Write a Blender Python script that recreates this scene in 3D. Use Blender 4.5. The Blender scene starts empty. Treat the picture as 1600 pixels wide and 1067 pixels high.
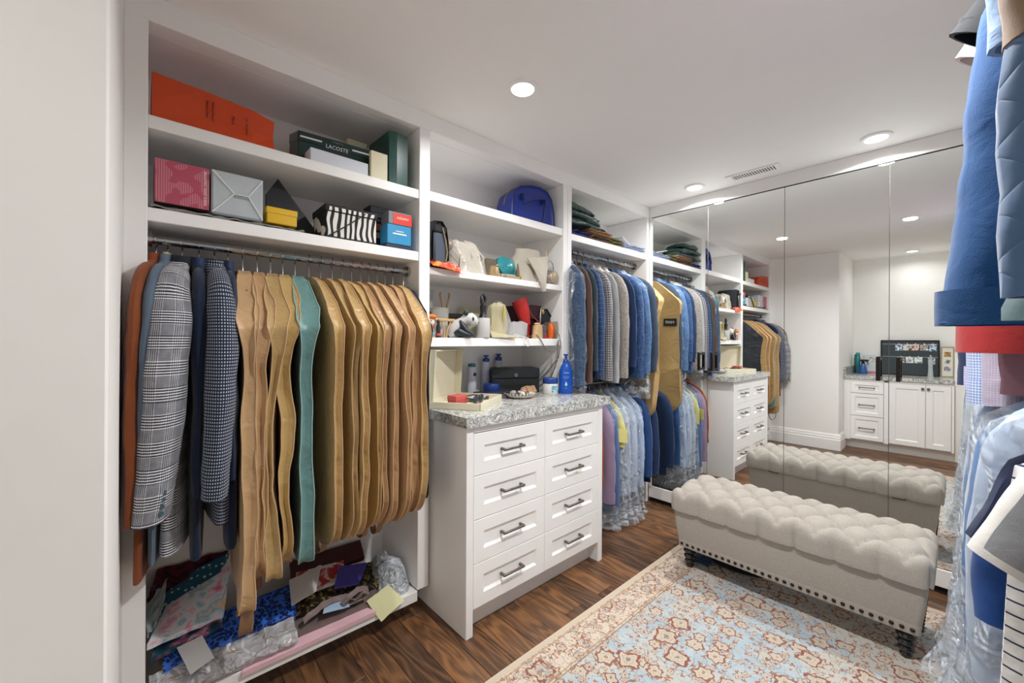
import bpy, bmesh, math, random
from mathutils import Vector, Matrix, noise
PI = math.pi
random.seed(11)
scn = bpy.context.scene
COL = scn.collection

# ------------------------------------------------------------------ camera, world, lights, exposure
def make_camera():
    yaw, roll, f = math.radians(47.80), math.radians(0.282), 639.57
    F = Vector((math.cos(yaw), math.sin(yaw), 0)); R = Vector((math.sin(yaw), -math.cos(yaw), 0)); U = Vector((0, 0, 1))
    R2 = R*math.cos(roll) + U*math.sin(roll); U2 = -R*math.sin(roll) + U*math.cos(roll)
    cam = bpy.data.cameras.new('camera'); cam.sensor_width = 36.0; cam.sensor_fit = 'HORIZONTAL'
    cam.lens = f/1600*36.0; cam.shift_y = -2.15/1600; cam.clip_start = 0.02
    o = bpy.data.objects.new('camera', cam); COL.objects.link(o)
    m = Matrix((R2, U2, -F)).transposed().to_4x4(); m.translation = Vector((0, 0, 1.27))
    o.matrix_world = m; scn.camera = o
make_camera()
w = bpy.data.worlds.new('world'); scn.world = w; w.use_nodes = True
w.node_tree.nodes['Background'].inputs[0].default_value = (0.9, 0.95, 1.0, 1); w.node_tree.nodes['Background'].inputs[1].default_value = 0.15
CEIL = 2.324
LIGHTS = [(1.177, 1.239), (1.177, .305), (2.80, 1.239), (2.80, .305), (-.60, .40)]
LIGHT_W = [7.5, 28, 12.5, 11, 2.6]
for (lx, ly), lw in zip(LIGHTS, LIGHT_W):
    ld = bpy.data.lights.new('downlight_lamp', 'AREA'); ld.shape = 'DISK'; ld.size = .085; ld.energy = lw; ld.color = (1.0, .995, .985); ld.spread = 2.75
    lo = bpy.data.objects.new('downlight_lamp', ld); lo.location = (lx, ly, CEIL-.016); COL.objects.link(lo)
scn.view_settings.view_transform = 'Standard'; scn.view_settings.look = 'None'
scn.view_settings.gamma = 1.0; scn.view_settings.use_curve_mapping = False
scn.view_settings.exposure = -0.08
scn.cycles.max_bounces = 16; scn.cycles.diffuse_bounces = 12; scn.cycles.glossy_bounces = 6
scn.cycles.transparent_max_bounces = 24; scn.cycles.transmission_bounces = 8
scn.cycles.caustics_reflective = True; scn.cycles.sample_clamp_indirect = 6.0

# ------------------------------------------------------------------ helpers
def srgb(h):
    h = h.lstrip('#'); r = []
    for i in (0, 2, 4):
        c = int(h[i:i+2], 16)/255; r.append(c/12.92 if c <= .04045 else ((c+.055)/1.055)**2.4)
    return (r[0], r[1], r[2], 1.0)

class NT:
    def __init__(s, name):
        s.m = bpy.data.materials.new(name); s.m.use_nodes = True; s.t = s.m.node_tree
        s.b = s.t.nodes['Principled BSDF']; s.out = s.t.nodes['Material Output']; s._uv = None; s._ob = None
    def node(s, ty): return s.t.nodes.new(ty)
    def link(s, a, b): s.t.links.new(a, b)
    def put(s, sock, v):
        if v is None: return
        if isinstance(v, (int, float)): sock.default_value = v
        elif isinstance(v, (tuple, list)): sock.default_value = v
        else: s.link(v, sock)
    def coord(s, k='Object'):
        n = s.node('ShaderNodeTexCoord'); return n.outputs[k]
    def xyz(s, v):
        n = s.node('ShaderNodeSeparateXYZ'); s.link(v, n.inputs[0]); return n.outputs
    def mth(s, op, a, b=0.0, c=None):
        n = s.node('ShaderNodeMath'); n.operation = op; s.put(n.inputs[0], a); s.put(n.inputs[1], b)
        if c is not None: s.put(n.inputs[2], c)
        return n.outputs[0]
    def vm(s, op, a, b=None, scale=None):
        n = s.node('ShaderNodeVectorMath'); n.operation = op; s.put(n.inputs[0], a)
        if b is not None: s.put(n.inputs[1], b)
        if scale is not None: s.put(n.inputs['Scale'], scale)
        return n.outputs['Value'] if op in ('LENGTH', 'DISTANCE') else n.outputs[0]
    def mix(s, f, a, b, blend='MIX'):
        n = s.node('ShaderNodeMix'); n.data_type = 'RGBA'; n.blend_type = blend
        s.put(n.inputs[0], f); s.put(n.inputs[6], a); s.put(n.inputs[7], b); return n.outputs[2]
    def ramp(s, f, stops, interp='LINEAR'):
        n = s.node('ShaderNodeValToRGB'); r = n.color_ramp; r.interpolation = interp
        while len(r.elements) < len(stops): r.elements.new(.5)
        for e, (p, c) in zip(r.elements, stops):
            e.position = p; e.color = c if len(c) == 4 else (*c, 1)
        s.put(n.inputs[0], f); return n.outputs[0]
    def noise(s, scale=5, detail=3, vec=None, rough=.5, dist=0.0, out=0):
        n = s.node('ShaderNodeTexNoise'); n.inputs['Scale'].default_value = scale; n.inputs['Detail'].default_value = detail
        n.inputs['Roughness'].default_value = rough; n.inputs['Distortion'].default_value = dist
        s.put(n.inputs['Vector'], vec if vec is not None else s.coord()); return n.outputs[out]
    def vor(s, scale, vec, rnd=1.0, feature='F1', dim='3D'):
        n = s.node('ShaderNodeTexVoronoi'); n.feature = feature; n.voronoi_dimensions = dim
        n.inputs['Scale'].default_value = scale; n.inputs['Randomness'].default_value = rnd; s.put(n.inputs['Vector'], vec); return n
    def sq(s, x, period, duty=.5, off=0.0):
        return s.mth('LESS_THAN', s.mth('FRACT', s.mth('MULTIPLY_ADD', x, 1/period, off)), duty)
    def bump(s, h, strength=.3, dist=.01):
        n = s.node('ShaderNodeBump'); n.inputs['Strength'].default_value = strength; n.inputs['Distance'].default_value = dist
        s.put(n.inputs['Height'], h); s.link(n.outputs[0], s.b.inputs['Normal'])
    def fin(s, col=None, rough=.6, metal=0.0, spec=None, sheen=None, coat=None):
        s.put(s.b.inputs['Base Color'], col); s.put(s.b.inputs['Roughness'], rough); s.put(s.b.inputs['Metallic'], metal)
        if spec is not None: s.b.inputs['Specular IOR Level'].default_value = spec
        if sheen: s.b.inputs['Sheen Weight'].default_value = sheen
        if coat: s.b.inputs['Coat Weight'].default_value = coat
        return s.m

_cache = {}
def plain(name, col, rough=.5, metal=0.0, var=.06, nscale=14, bump=0.0, spec=None, coat=None):
    k = (name, col, rough, metal)
    if k in _cache: return _cache[k]
    n = NT(name); c = srgb(col)
    f = n.noise(nscale, 3)
    cc = n.mix(f, tuple(x*(1-var) for x in c[:3])+(1,), tuple(min(1, x*(1+var)) for x in c[:3])+(1,))
    if bump: n.bump(n.noise(nscale*8, 2), bump, .003)
    _cache[k] = n.fin(cc, rough, metal, spec, coat=coat); return _cache[k]

def fabric(name, col, rough=.85, var=.18, weave=900, wb=.15, sheen=.15, folds=.25):
    k = ('fab', name, col)
    if k in _cache: return _cache[k]
    n = NT(name); c = srgb(col); ob = n.coord()
    big = n.noise(9, 3, ob); fine = n.noise(weave, 1, ob)
    cc = n.mix(big, tuple(x*(1-var) for x in c[:3])+(1,), tuple(min(1, x*(1+var)) for x in c[:3])+(1,))
    cc = n.mix(n.mth('MULTIPLY', fine, .35), cc, tuple(x*.55 for x in c[:3])+(1,))
    h = n.mth('ADD', n.mth('MULTIPLY', n.noise(16, 3, ob, .55, .6), folds), n.mth('MULTIPLY', fine, .04))
    n.bump(h, .5, .02)
    _cache[k] = n.fin(cc, rough, 0, .25, sheen); return _cache[k]

def satin(name, col, rough=.38, var=.10):
    n = NT(name); c = srgb(col); ob = n.coord()
    big = n.noise(6, 2, ob)
    cc = n.mix(big, tuple(x*(1-var) for x in c[:3])+(1,), tuple(min(1, x*(1+var)) for x in c[:3])+(1,))
    n.bump(n.noise(11, 3, ob, .5, .8), .55, .025)
    return n.fin(cc, rough, 0, .45, .1)

def glen(name):
    n = NT(name); u = n.xyz(n.coord('UV')); U, V = u[0], u[1]
    wob = n.noise(40, 2, n.coord('UV')); 
    hz = n.sq(V, .072, .56); fh = n.sq(V, .0075, .46); vz = n.sq(U, .062, .46, .2); fv = n.sq(U, .0062, .5)
    a = n.mth('MULTIPLY', hz, n.mth('MULTIPLY', n.mth('SUBTRACT', fh, .5), .75))
    b = n.mth('MULTIPLY', vz, n.mth('MULTIPLY', n.mth('SUBTRACT', fv, .5), .38))
    v = n.mth('ADD', n.mth('ADD', n.mth('ADD', a, b), .42), n.mth('MULTIPLY', n.mth('SUBTRACT', n.noise(500, 1, n.coord('UV')), .5), .7))
    v = n.mth('ADD', v, n.mth('MULTIPLY', n.mth('SUBTRACT', wob, .5), .3))
    col = n.ramp(v, [(0.05, srgb('2b2c33')), (.5, srgb('85868d')), (.95, srgb('e6e6ea'))])
    n.bump(n.noise(14, 3), .3, .015); return n.fin(col, .9, 0, .2, .1)

def checks(name, base, dot, p=.0085, duty=.5, soft=.35):
    n = NT(name); u = n.xyz(n.coord('UV'))
    d = n.mth('MULTIPLY', n.sq(u[0], p, duty), n.sq(u[1], p, duty))
    d = n.mth('MULTIPLY', d, n.mth('ADD', n.noise(300, 1, n.coord('UV')), .35))
    n.bump(n.noise(14, 3), .3, .015)
    return n.fin(n.mix(d, srgb(base), srgb(dot)), .88, 0, .2, .1)

def gingham(name, a, b, p=.006, pv=None):
    n = NT(name); u = n.xyz(n.coord('UV')); pv = pv or p
    d = n.mth('MULTIPLY', n.mth('ADD', n.sq(u[0], p, .5), n.sq(u[1], pv, .5)), .5)
    n.bump(n.noise(12, 3), .35, .02)
    return n.fin(n.mix(d, srgb(a), srgb(b)), .8, 0, .25, .1)

def grid_lines(name, base, line, p=.018, duty=.16):
    n = NT(name); u = n.xyz(n.coord('UV'))
    d = n.mth('MAXIMUM', n.sq(u[0], p, duty), n.sq(u[1], p, duty))
    n.bump(n.noise(12, 3), .35, .02)
    return n.fin(n.mix(d, srgb(base), srgb(line)), .8, 0, .25, .1)

def stripes(name, base, line, p=.03, duty=.12, axis=1):
    n = NT(name); u = n.xyz(n.coord('UV'))
    n.bump(n.noise(12, 3), .3, .02)
    return n.fin(n.mix(n.sq(u[axis], p, duty), srgb(base), srgb(line)), .8, 0, .25, .1)

def tweed(name, a, b, c):
    n = NT(name); f = n.noise(260, 2, n.coord(), .7)
    n.bump(n.noise(14, 3), .3, .015)
    return n.fin(n.ramp(f, [(.36, srgb(a)), (.5, srgb(b)), (.63, srgb(c))]), .92, 0, .2, .1)

def denim(name, a, b, s=130):
    n = NT(name); ob = n.coord()
    m = n.node('ShaderNodeMapping'); m.inputs['Scale'].default_value = (s, s, s*.22); n.link(ob, m.inputs[0])
    f = n.noise(1.0, 2, m.outputs[0], .6)
    m2 = n.node('ShaderNodeMapping'); m2.inputs['Scale'].default_value = (s*.25, s*.25, s*1.1); n.link(ob, m2.inputs[0])
    f = n.mth('MULTIPLY', n.mth('ADD', f, n.noise(1.0, 2, m2.outputs[0], .6)), .5)
    n.bump(n.noise(14, 3), .35, .02)
    return n.fin(n.ramp(f, [(.38, srgb(a)), (.62, srgb(b))]), .88, 0, .2, .1)

def film(name, tint='dfe8f2', base=.07, peak=.60, scale=4.5):
    n = NT(name); ob = n.coord()
    r = n.noise(scale, 2, ob, .45, 1.4)
    highlight = n.mth('SUBTRACT', 1.0, n.mth('MULTIPLY', n.mth('ABSOLUTE', n.mth('SUBTRACT', r, .5)), 15.0))  # painted highlights: thin whitish, more opaque lines along the film's creases
    highlight = n.mth('MAXIMUM', highlight, 0.0)
    lw = n.node('ShaderNodeLayerWeight'); lw.inputs[0].default_value = .35
    a = n.mth('ADD', n.mth('MULTIPLY', n.mth('POWER', highlight, 2.0), peak*.7), n.mth('MULTIPLY', lw.outputs['Facing'], peak*.6))
    a = n.mth('MINIMUM', n.mth('ADD', a, base), .85)
    n.bump(n.noise(scale*2.2, 2, ob, .5, 1.4), 1.0, .05)
    n.fin(srgb(tint), .11, 0, .8)
    tr = n.node('ShaderNodeBsdfTransparent'); mx = n.node('ShaderNodeMixShader')
    n.link(a, mx.inputs[0]); n.link(tr.outputs[0], mx.inputs[1]); n.link(n.b.outputs[0], mx.inputs[2]); n.link(mx.outputs[0], n.out.inputs[0])
    return n.m

class MB:
    """collects shapes that become one mesh"""
    def __init__(s): s.v = []; s.f = []; s.uv = []
    def add(s, vs, fs, uvs=None):
        o = len(s.v); s.v += [Vector(p) for p in vs]
        for i, f in enumerate(fs):
            s.f.append([a+o for a in f]); s.uv.append(uvs[i] if uvs else None)
        return s
    def box(s, lo, hi, b=0.0):
        lo, hi = Vector(lo), Vector(hi)
        if b <= 0:
            vs = [(x, y, z) for x in (lo.x, hi.x) for y in (lo.y, hi.y) for z in (lo.z, hi.z)]
            return s.add(vs, [(0, 1, 3, 2), (4, 6, 7, 5), (0, 4, 5, 1), (2, 3, 7, 6), (0, 2, 6, 4), (1, 5, 7, 3)])
        b = min(b, min(hi-lo)*.45); vs = []; idx = {}
        for i in (0, 1):
            for j in (0, 1):
                for k in (0, 1):
                    c = Vector((hi.x if i else lo.x, hi.y if j else lo.y, hi.z if k else lo.z))
                    g = Vector((-b if i else b, -b if j else b, -b if k else b))
                    for a in range(3):
                        p = c.copy()
                        for q in range(3):
                            if q != a: p[q] += g[q]
                        idx[(i, j, k, a)] = len(vs); vs.append(p)
        F = []
        for a in range(3):
            o1, o2 = [q for q in range(3) if q != a]
            for sd in (0, 1):
                r = []
                for (m, n_) in ((0, 0), (1, 0), (1, 1), (0, 1)):
                    t = [0, 0, 0]; t[a] = sd; t[o1] = m; t[o2] = n_; r.append(idx[(*t, a)])
                F.append(r)
        for a in range(3):
            o1, o2 = [q for q in range(3) if q != a]
            for m in (0, 1):
                for n_ in (0, 1):
                    t0 = [0, 0, 0]; t1 = [0, 0, 0]; t0[a] = 0; t1[a] = 1
                    for t in (t0, t1): t[o1] = m; t[o2] = n_
                    F.append([idx[(*t0, o1)], idx[(*t1, o1)], idx[(*t1, o2)], idx[(*t0, o2)]])
        for i in (0, 1):
            for j in (0, 1):
                for k in (0, 1): F.append([idx[(i, j, k, a)] for a in range(3)])
        c = (lo+hi)/2; out = []
        for f in F:
            p = [vs[q] for q in f]; nrm = (p[1]-p[0]).cross(p[2]-p[0]); m = sum(p, Vector())/len(p)
            out.append(f if nrm.dot(m-c) > 0 else f[::-1])
        return s.add(vs, out)
    def rings(s, rs, cap0=True, cap1=True, closed=True, uvs=1.0):
        m = len(rs[0]); vs = [p for r in rs for p in r]; F = []; UV = []
        per = sum((Vector(rs[len(rs)//2][j])-Vector(rs[len(rs)//2][(j+1) % m])).length for j in range(m))
        vv = [0.0]
        for a, b in zip(rs, rs[1:]):
            vv.append(vv[-1]+(sum((Vector(p) for p in b), Vector())/m-sum((Vector(p) for p in a), Vector())/m).length)
        for i in range(len(rs)-1):
            for j in range(m if closed else m-1):
                k = (j+1) % m
                F.append((i*m+j, i*m+k, (i+1)*m+k, (i+1)*m+j))
                u0, u1 = per*j/m*uvs, per*(j+1)/m*uvs
                UV.append(((u0, vv[i]), (u1, vv[i]), (u1, vv[i+1]), (u0, vv[i+1])))
        if cap0: F.append(tuple(range(m))[::-1]); UV.append(None)
        if cap1: F.append(tuple((len(rs)-1)*m+j for j in range(m))); UV.append(None)
        return s.add(vs, F, UV)
    def tube(s, path, r, n=8, caps=True, flat=1.0):
        path = [Vector(p) for p in path]; rs = []; prev = None
        for i, p in enumerate(path):
            t = (path[min(i+1, len(path)-1)]-path[max(i-1, 0)])
            if t.length < 1e-9: t = Vector((0, 0, 1))
            t.normalize()
            if prev is None:
                a = Vector((0, 0, 1)) if abs(t.z) < .9 else Vector((1, 0, 0)); u = t.cross(a).normalized()
            else:
                u = prev-t*prev.dot(t); u = u.normalized() if u.length > 1e-6 else t.orthogonal().normalized()
            prev = u; v = t.cross(u); rr = r[i] if isinstance(r, (list, tuple)) else r
            ra, rb = rr if isinstance(rr, (tuple, list)) else (rr, rr*flat)
            rs.append([p+u*(ra*math.cos(2*PI*j/n))+v*(rb*math.sin(2*PI*j/n)) for j in range(n)])
        return s.rings(rs, caps, caps)
    def lathe(s, prof, n=20, c=(0, 0, 0), sx=1.0, sy=1.0):
        c = Vector(c)
        return s.rings([[c+Vector((r*sx*math.cos(2*PI*j/n), r*sy*math.sin(2*PI*j/n), z)) for j in range(n)] for r, z in prof])
    def ell(s, c, r, n=14, k=8, rot=None):
        c = Vector(c); rs = []
        for i in range(k+1):
            t = PI*(.02+.96*i/k); rs.append([Vector((r[0]*math.sin(t)*math.cos(2*PI*j/n), r[1]*math.sin(t)*math.sin(2*PI*j/n), -r[2]*math.cos(t))) for j in range(n)])
        if rot: rs = [[rot @ p for p in q] for q in rs]
        return s.rings([[c+p for p in q] for q in rs])
    def prism(s, pts, z0, z1):
        n = len(pts); vs = [(x, y, z0) for x, y in pts]+[(x, y, z1) for x, y in pts]
        return s.add(vs, [tuple(range(n))[::-1], tuple(range(n, 2*n))]+[(i, (i+1) % n, n+(i+1) % n, n+i) for i in range(n)])
    def grid(s, fn, nu, nv, two=0.0):
        P = [[Vector(fn(i/nu, j/nv)) for j in range(nv+1)] for i in range(nu+1)]
        vs = [p for r in P for p in r]; F = []; UV = []; m = nv+1
        lu = sum((P[i+1][0]-P[i][0]).length for i in range(nu)); lv = sum((P[0][j+1]-P[0][j]).length for j in range(nv))
        for i in range(nu):
            for j in range(nv):
                F.append((i*m+j, (i+1)*m+j, (i+1)*m+j+1, i*m+j+1))
                UV.append(tuple((a/nu*lu, b/nv*lv) for a, b in ((i, j), (i+1, j), (i+1, j+1), (i, j+1))))
        if two:
            N = [[Vector() for _ in r] for r in P]
            for i in range(nu+1):
                for j in range(nv+1):
                    a = P[min(i+1, nu)][j]-P[max(i-1, 0)][j]; b = P[i][min(j+1, nv)]-P[i][max(j-1, 0)]
                    q = a.cross(b); N[i][j] = q.normalized() if q.length > 1e-12 else Vector((0, 0, 1))
            o = len(vs); vs += [P[i][j]-N[i][j]*two for i in range(nu+1) for j in range(nv+1)]
            F += [tuple(o+a for a in f[::-1]) for f in F]; UV += [u[::-1] for u in UV]
            rim = [i*m for i in range(nu+1)]+[nu*m+j for j in range(1, nv+1)]+[i*m+nv for i in range(nu-1, -1, -1)]+[j for j in range(nv-1, 0, -1)]
            for a, b in zip(rim, rim[1:]+rim[:1]): F.append((a, o+a, o+b, b)); UV.append(None)
        return s.add(vs, F, UV)
    def xf(s, m):
        s.v = [m @ p for p in s.v]; return s
    def move(s, d): return s.xf(Matrix.Translation(Vector(d)))
    def mesh(s, name, mat, smooth=True, ang=40):
        me = bpy.data.meshes.new(name); me.from_pydata([tuple(p) for p in s.v], [], s.f)
        if any(u for u in s.uv):
            l = me.uv_layers.new(name='UVMap'); flat = []
            for f, u in zip(s.f, s.uv):
                for i, a in enumerate(f): flat += list(u[i]) if u else [s.v[a].x+s.v[a].y, s.v[a].z]
            l.data.foreach_set('uv', flat)
        me.materials.append(mat)
        if smooth:
            me.shade_smooth(); me.set_sharp_from_angle(angle=math.radians(ang))
        me.update(); return me

def tag(o, label=None, cat=None, group=None, kind=None):
    if label: o['label'] = label
    if cat: o['category'] = cat
    if group: o['group'] = group
    if kind: o['kind'] = kind
    return o
def root(name, label, cat, loc=(0, 0, 0), rz=0.0, group=None):
    o = bpy.data.objects.new(name, None); COL.objects.link(o); o.location = loc; o.rotation_euler = (0, 0, rz); o.empty_display_size = .05
    return tag(o, label, cat, group)
def part(name, mb, mat, parent, label=None, smooth=True, ang=40, kind=None):
    me = mb.mesh(name, mat, smooth, ang) if isinstance(mb, MB) else mb
    o = bpy.data.objects.new(name, me); COL.objects.link(o); o.parent = parent
    return tag(o, label, kind=kind)
def single(name, mb, mat, label, cat, loc=(0, 0, 0), rz=0.0, group=None, smooth=True, ang=40):
    o = part(name, mb, mat, None, smooth=smooth, ang=ang); o.location = loc; o.rotation_euler = (0, 0, rz)
    return tag(o, label, cat, group)
def struct(name, mb, mat, parent=None, smooth=True):
    o = part(name, mb, mat, parent, smooth=smooth, ang=30)
    if parent is None: o['kind'] = 'structure'
    return o
def lettering(body, size, mat, parent, M, name='lettering', ext=.0004):
    cu = bpy.data.curves.new(name, 'FONT'); cu.body = body; cu.size = size; cu.extrude = ext; cu.align_x = 'CENTER'; cu.align_y = 'CENTER'; cu.resolution_u = 2
    t = bpy.data.objects.new(name, cu); COL.objects.link(t); bpy.context.view_layer.update()
    me = bpy.data.meshes.new_from_object(t.evaluated_get(bpy.context.evaluated_depsgraph_get()))
    bpy.data.objects.remove(t); bpy.data.curves.remove(cu)
    me.transform(M); me.materials.clear(); me.materials.append(mat)
    o = bpy.data.objects.new(name, me); COL.objects.link(o); o.parent = parent; return o
def face_neg_y(x, y, z, roll=0.0):   # text standing upright, read from -Y
    return Matrix.Translation((x, y, z)) @ Matrix.Rotation(PI/2, 4, 'X') @ Matrix.Rotation(roll, 4, 'Z')
def nz(x, y, z): return noise.noise(Vector((x, y, z)))

# ------------------------------------------------------------------ materials
WHITE = plain('white_paint', 'f4f3f1', .42, var=.02)
WALLM = plain('wall_paint', 'f2f1ee', .6, var=.02)
CEILM = plain('ceiling_paint', 'f4f3f1', .7, var=.015)
CHROME = plain('chrome', 'b9bcbf', .16, 1.0, var=.03)
PEWTER = plain('dark_pewter', '6b665f', .36, .45, var=.05)
BLACKM = plain('black_plastic', '17181b', .38, var=.05)
DARKG = plain('dark_gap', '15110e', .8)
# ================================================================== the room
X0, X1, YF, YB = -.93, 3.03, -.64, 2.07
def wood_mat():
    n = NT('walnut_stain'); oi = n.node('ShaderNodeObjectInfo'); rnd = oi.outputs['Random']
    ob = n.coord(); off = n.node('ShaderNodeCombineXYZ')
    n.link(n.mth('MULTIPLY', rnd, 37.0), off.inputs[0]); n.link(n.mth('MULTIPLY', rnd, 91.0), off.inputs[1]); n.link(n.mth('MULTIPLY', rnd, 13.0), off.inputs[2])
    v = n.vm('ADD', ob, off.outputs[0])
    mp = n.node('ShaderNodeMapping'); mp.inputs['Scale'].default_value = (6.5, 1.05, 3); n.link(v, mp.inputs[0])
    base = n.noise(1.3, 2, mp.outputs[0], .5, .4)
    wv = n.mth('SINE', n.mth('MULTIPLY', base, 62.0)); wv = n.mth('MULTIPLY_ADD', wv, .5, .5)
    mp2 = n.node('ShaderNodeMapping'); mp2.inputs['Scale'].default_value = (230, 9, 3); n.link(v, mp2.inputs[0])
    fine = n.noise(1.0, 2, mp2.outputs[0], .6)
    g = n.mth('ADD', n.mth('MULTIPLY', wv, .34), n.mth('MULTIPLY', fine, .62))
    g = n.mth('ADD', g, n.mth('MULTIPLY_ADD', rnd, .40, -.20))
    col = n.ramp(g, [(.10, srgb('39261a')), (.40, srgb('5a3f2b')), (.66, srgb('7a5537')), (.98, srgb('99693f'))])
    n.bump(n.mth('ADD', fine, wv), .15, .002)
    return n.fin(col, .36, 0, .5)
WOOD = wood_mat()
fl = MB(); fl.box((X0-.1, YF-.1, -.06), (X1+.1, YB+.1, -.012)); floor = struct('floor', fl, DARKG)
pw = .118; ix = 0; x = -.90
while x < 3.0:
    y = YF-.05 - random.random()*.9
    while y < YB+.02:
        L = random.choice((.62, .84, 1.05, 1.3)); y0, y1 = max(y, YF-.02), min(y+L, YB+.02)
        if y1-y0 > .03:
            b = MB().box((-(pw-.0016)/2, -(y1-y0)/2+.0006, -.012), ((pw-.0016)/2, (y1-y0)/2-.0006, .0 + random.uniform(-.0005, .0002)), .0012)
            o = part('plank', b, WOOD, floor, smooth=False); o.location = (x+pw/2, (y0+y1)/2, 0)
        y += L
    x += pw
struct('ceiling', MB().box((X0-.1, YF-.1, CEIL), (X1+.1, YB+.1, CEIL+.05)), CEILM)
struct('wall_back', MB().box((X0, YB, 0), (X1+.1, YB+.06, CEIL)), WALLM)
struct('wall_right', MB().box((X1, YF, 0), (X1+.06, YB, CEIL)), WALLM)
struct('wall_front', MB().box((X0, YF-.06, 0), (X1, YF, CEIL)), WALLM)
struct('wall_left', MB().box((X0, .975, 0), (-.041, YB, CEIL), .004), WALLM)
struct('wall_alcove', MB().box((X0-.06, YF, 0), (X0, .975, CEIL)), WALLM)
struct('wall_corner', MB().box((X0, YF, 0), (-.40, .062, CEIL), .003), WALLM)
def baseboard_profile(L, h=.185):
    pts = [(0, 0), (.022, 0), (.022, .118), (.017, .126), (.017, .146), (.011, .158), (.011, h-.012), (.004, h), (0, h)]
    return pts
def baseboard(name, p0, p1, nrm):
    p0, p1, nrm = Vector(p0), Vector(p1), Vector(nrm); pr = baseboard_profile(0); mb = MB()
    n = len(pr); vs = [p0+nrm*a+Vector((0, 0, z)) for a, z in pr]+[p1+nrm*a+Vector((0, 0, z)) for a, z in pr]
    mb.add(vs, [(i, (i+1) % n, n+(i+1) % n, n+i) for i in range(n)]+[tuple(range(n))[::-1], tuple(range(n, 2*n))])
    return struct(name, mb, WHITE, smooth=False)
baseboard('baseboard_left', (-.041, .953, 0), (-.041, 1.676, 0), (1, 0, 0))
baseboard('baseboard_alcove', (-.041, .975, 0), (-.325, .975, 0), (0, -1, 0))
baseboard('baseboard_front', (-.40, YF, 0), (2.94, YF, 0), (0, 1, 0))
# fascia between the openings and the ceiling, and the same band over the mirrored doors
struct('trim_1', MB().box((-.041, 1.677, 2.245), (2.996, 1.75, CEIL), .003), WHITE)
struct('trim_2', MB().box((2.985, YF, 2.243), (3.03, 1.677, CEIL), .003), WHITE)

# downlights
EM = bpy.data.materials.new('lamp_glow'); EM.use_nodes = True
EM.node_tree.nodes['Principled BSDF'].inputs['Emission Color'].default_value = (1, .96, .9, 1)
EM.node_tree.nodes['Principled BSDF'].inputs['Emission Strength'].default_value = 14
DL = ['recessed ceiling light near the middle of the room, nearest the camera side', 'recessed ceiling light above the rug out of the top of the frame',
      'recessed ceiling light beside the vent at the mirror corner by the shelves', 'recessed ceiling light before the mirrors toward the right rack', 'recessed ceiling light over the alcove counter, seen in the mirror']
for (lx, ly), lb in zip(LIGHTS, DL):
    r = root('ceiling_light', lb, 'ceiling light', (lx, ly, CEIL), group='recessed ceiling lights')
    part('trim_ring', MB().rings([[Vector((a*math.cos(t*PI/14), a*math.sin(t*PI/14), z)) for t in range(28)] for a, z in ((.066, 0), (.064, -.006), (.048, -.010), (.046, -.002))], False, False), WHITE, r)
    part('lens', MB().lathe([(.046, -.001), (.046, -.005), (.03, -.006)], 24), EM, r)
# air vent
v = root('air_vent', 'white slotted air vent in the ceiling in front of the mirrors', 'vent', (2.83, .885, CEIL))
part('frame', MB().box((-.055, -.15, -.006), (-.035, .15, 0), .002).box((.035, -.15, -.006), (.055, .15, 0), .002).box((-.036, -.15, -.006), (.036, -.118, 0), .002).box((-.036, .118, -.006), (.036, .15, 0), .002), WHITE, v)
part('backing', MB().box((-.036, -.119, -.001), (.036, .119, 0)), plain('vent_dark', '55524e', .8), v)
sm = None
for k in range(16):
    if sm is None: sm = MB().box((-.036, -.0035, -.006), (.036, .0035, -.001), .001).mesh('slat', WHITE)
    o = part('slat', sm, WHITE, v); o.location = (0, -.108+k*.0144, 0); o.rotation_euler = (.35, 0, 0)

# ================================================================== built-in shelving
def rail(parent, x0, x1, y, z, r=.0145):
    o = part('hanging_rail', MB().tube([(x0+.002, y, z), (x1-.002, y, z)], r, 16), CHROME, parent, 'round chrome hanging rail')
    for xx, s in ((x0, 1), (x1, -1)):
        part('rail_flange', MB().tube([(xx, y, z), (xx+s*.012, y, z)], r*1.75, 20), CHROME, o)
    return o
YS = 1.677
def shelf(parent, x0, x1, zt, zb): return part('shelf', MB().box((x0, YS+.006, zb), (x1, 2.055, zt), .002), WHITE, parent, smooth=False)
def uprights(parent, x0, x1, z0, z1=2.245): return part('side_panel', MB().box((x0, YS, z0), (x1, 2.055, z1), .0025), WHITE, parent, smooth=False)
u1 = root('shelving_bay', 'white built-in shelving bay holding boxes, with suits and tan bags on its rail', 'shelving', (.48, 1.87, 0))
u2 = root('shelving_bay', 'white built-in shelving bay of handbags above the drawer chest', 'shelving', (1.47, 1.87, 0))
u3 = root('shelving_bay', 'white built-in double hanging bay next to the mirrored doors', 'shelving', (2.5, 1.87, 0))
def world(o, base): o.location = Vector(o.location)-Vector(base); return o
def bay(u, fn):
    before = set(bpy.data.objects); fn(u)
    for o in bpy.data.objects:
        if o not in before and o.parent == u: o.location = -u.location
def bay1(u):
    uprights(u, -.041, .014, 0); uprights(u, .944, 1.0, .12)
    part('back_panel', MB().box((.014, 2.05, .075), (.944, 2.068, 2.245)), WHITE, u, smooth=False)
    part('top_panel', MB().box((.014, 1.75, 2.245), (.944, 2.055, 2.26)), WHITE, u, smooth=False)
    shelf(u, .014, .944, 1.959, 1.918); shelf(u, .014, .944, 1.674, 1.632)
    part('bottom_board', MB().box((.014, YS, .072), (.944, 2.05, .118), .002), WHITE, u, smooth=False)
    part('toe_kick', MB().box((.014, 1.80, 0), (1.0, 1.82, .072)), WHITE, u, smooth=False)
    rail(u, .014, .944, 1.78, 1.593)
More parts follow.
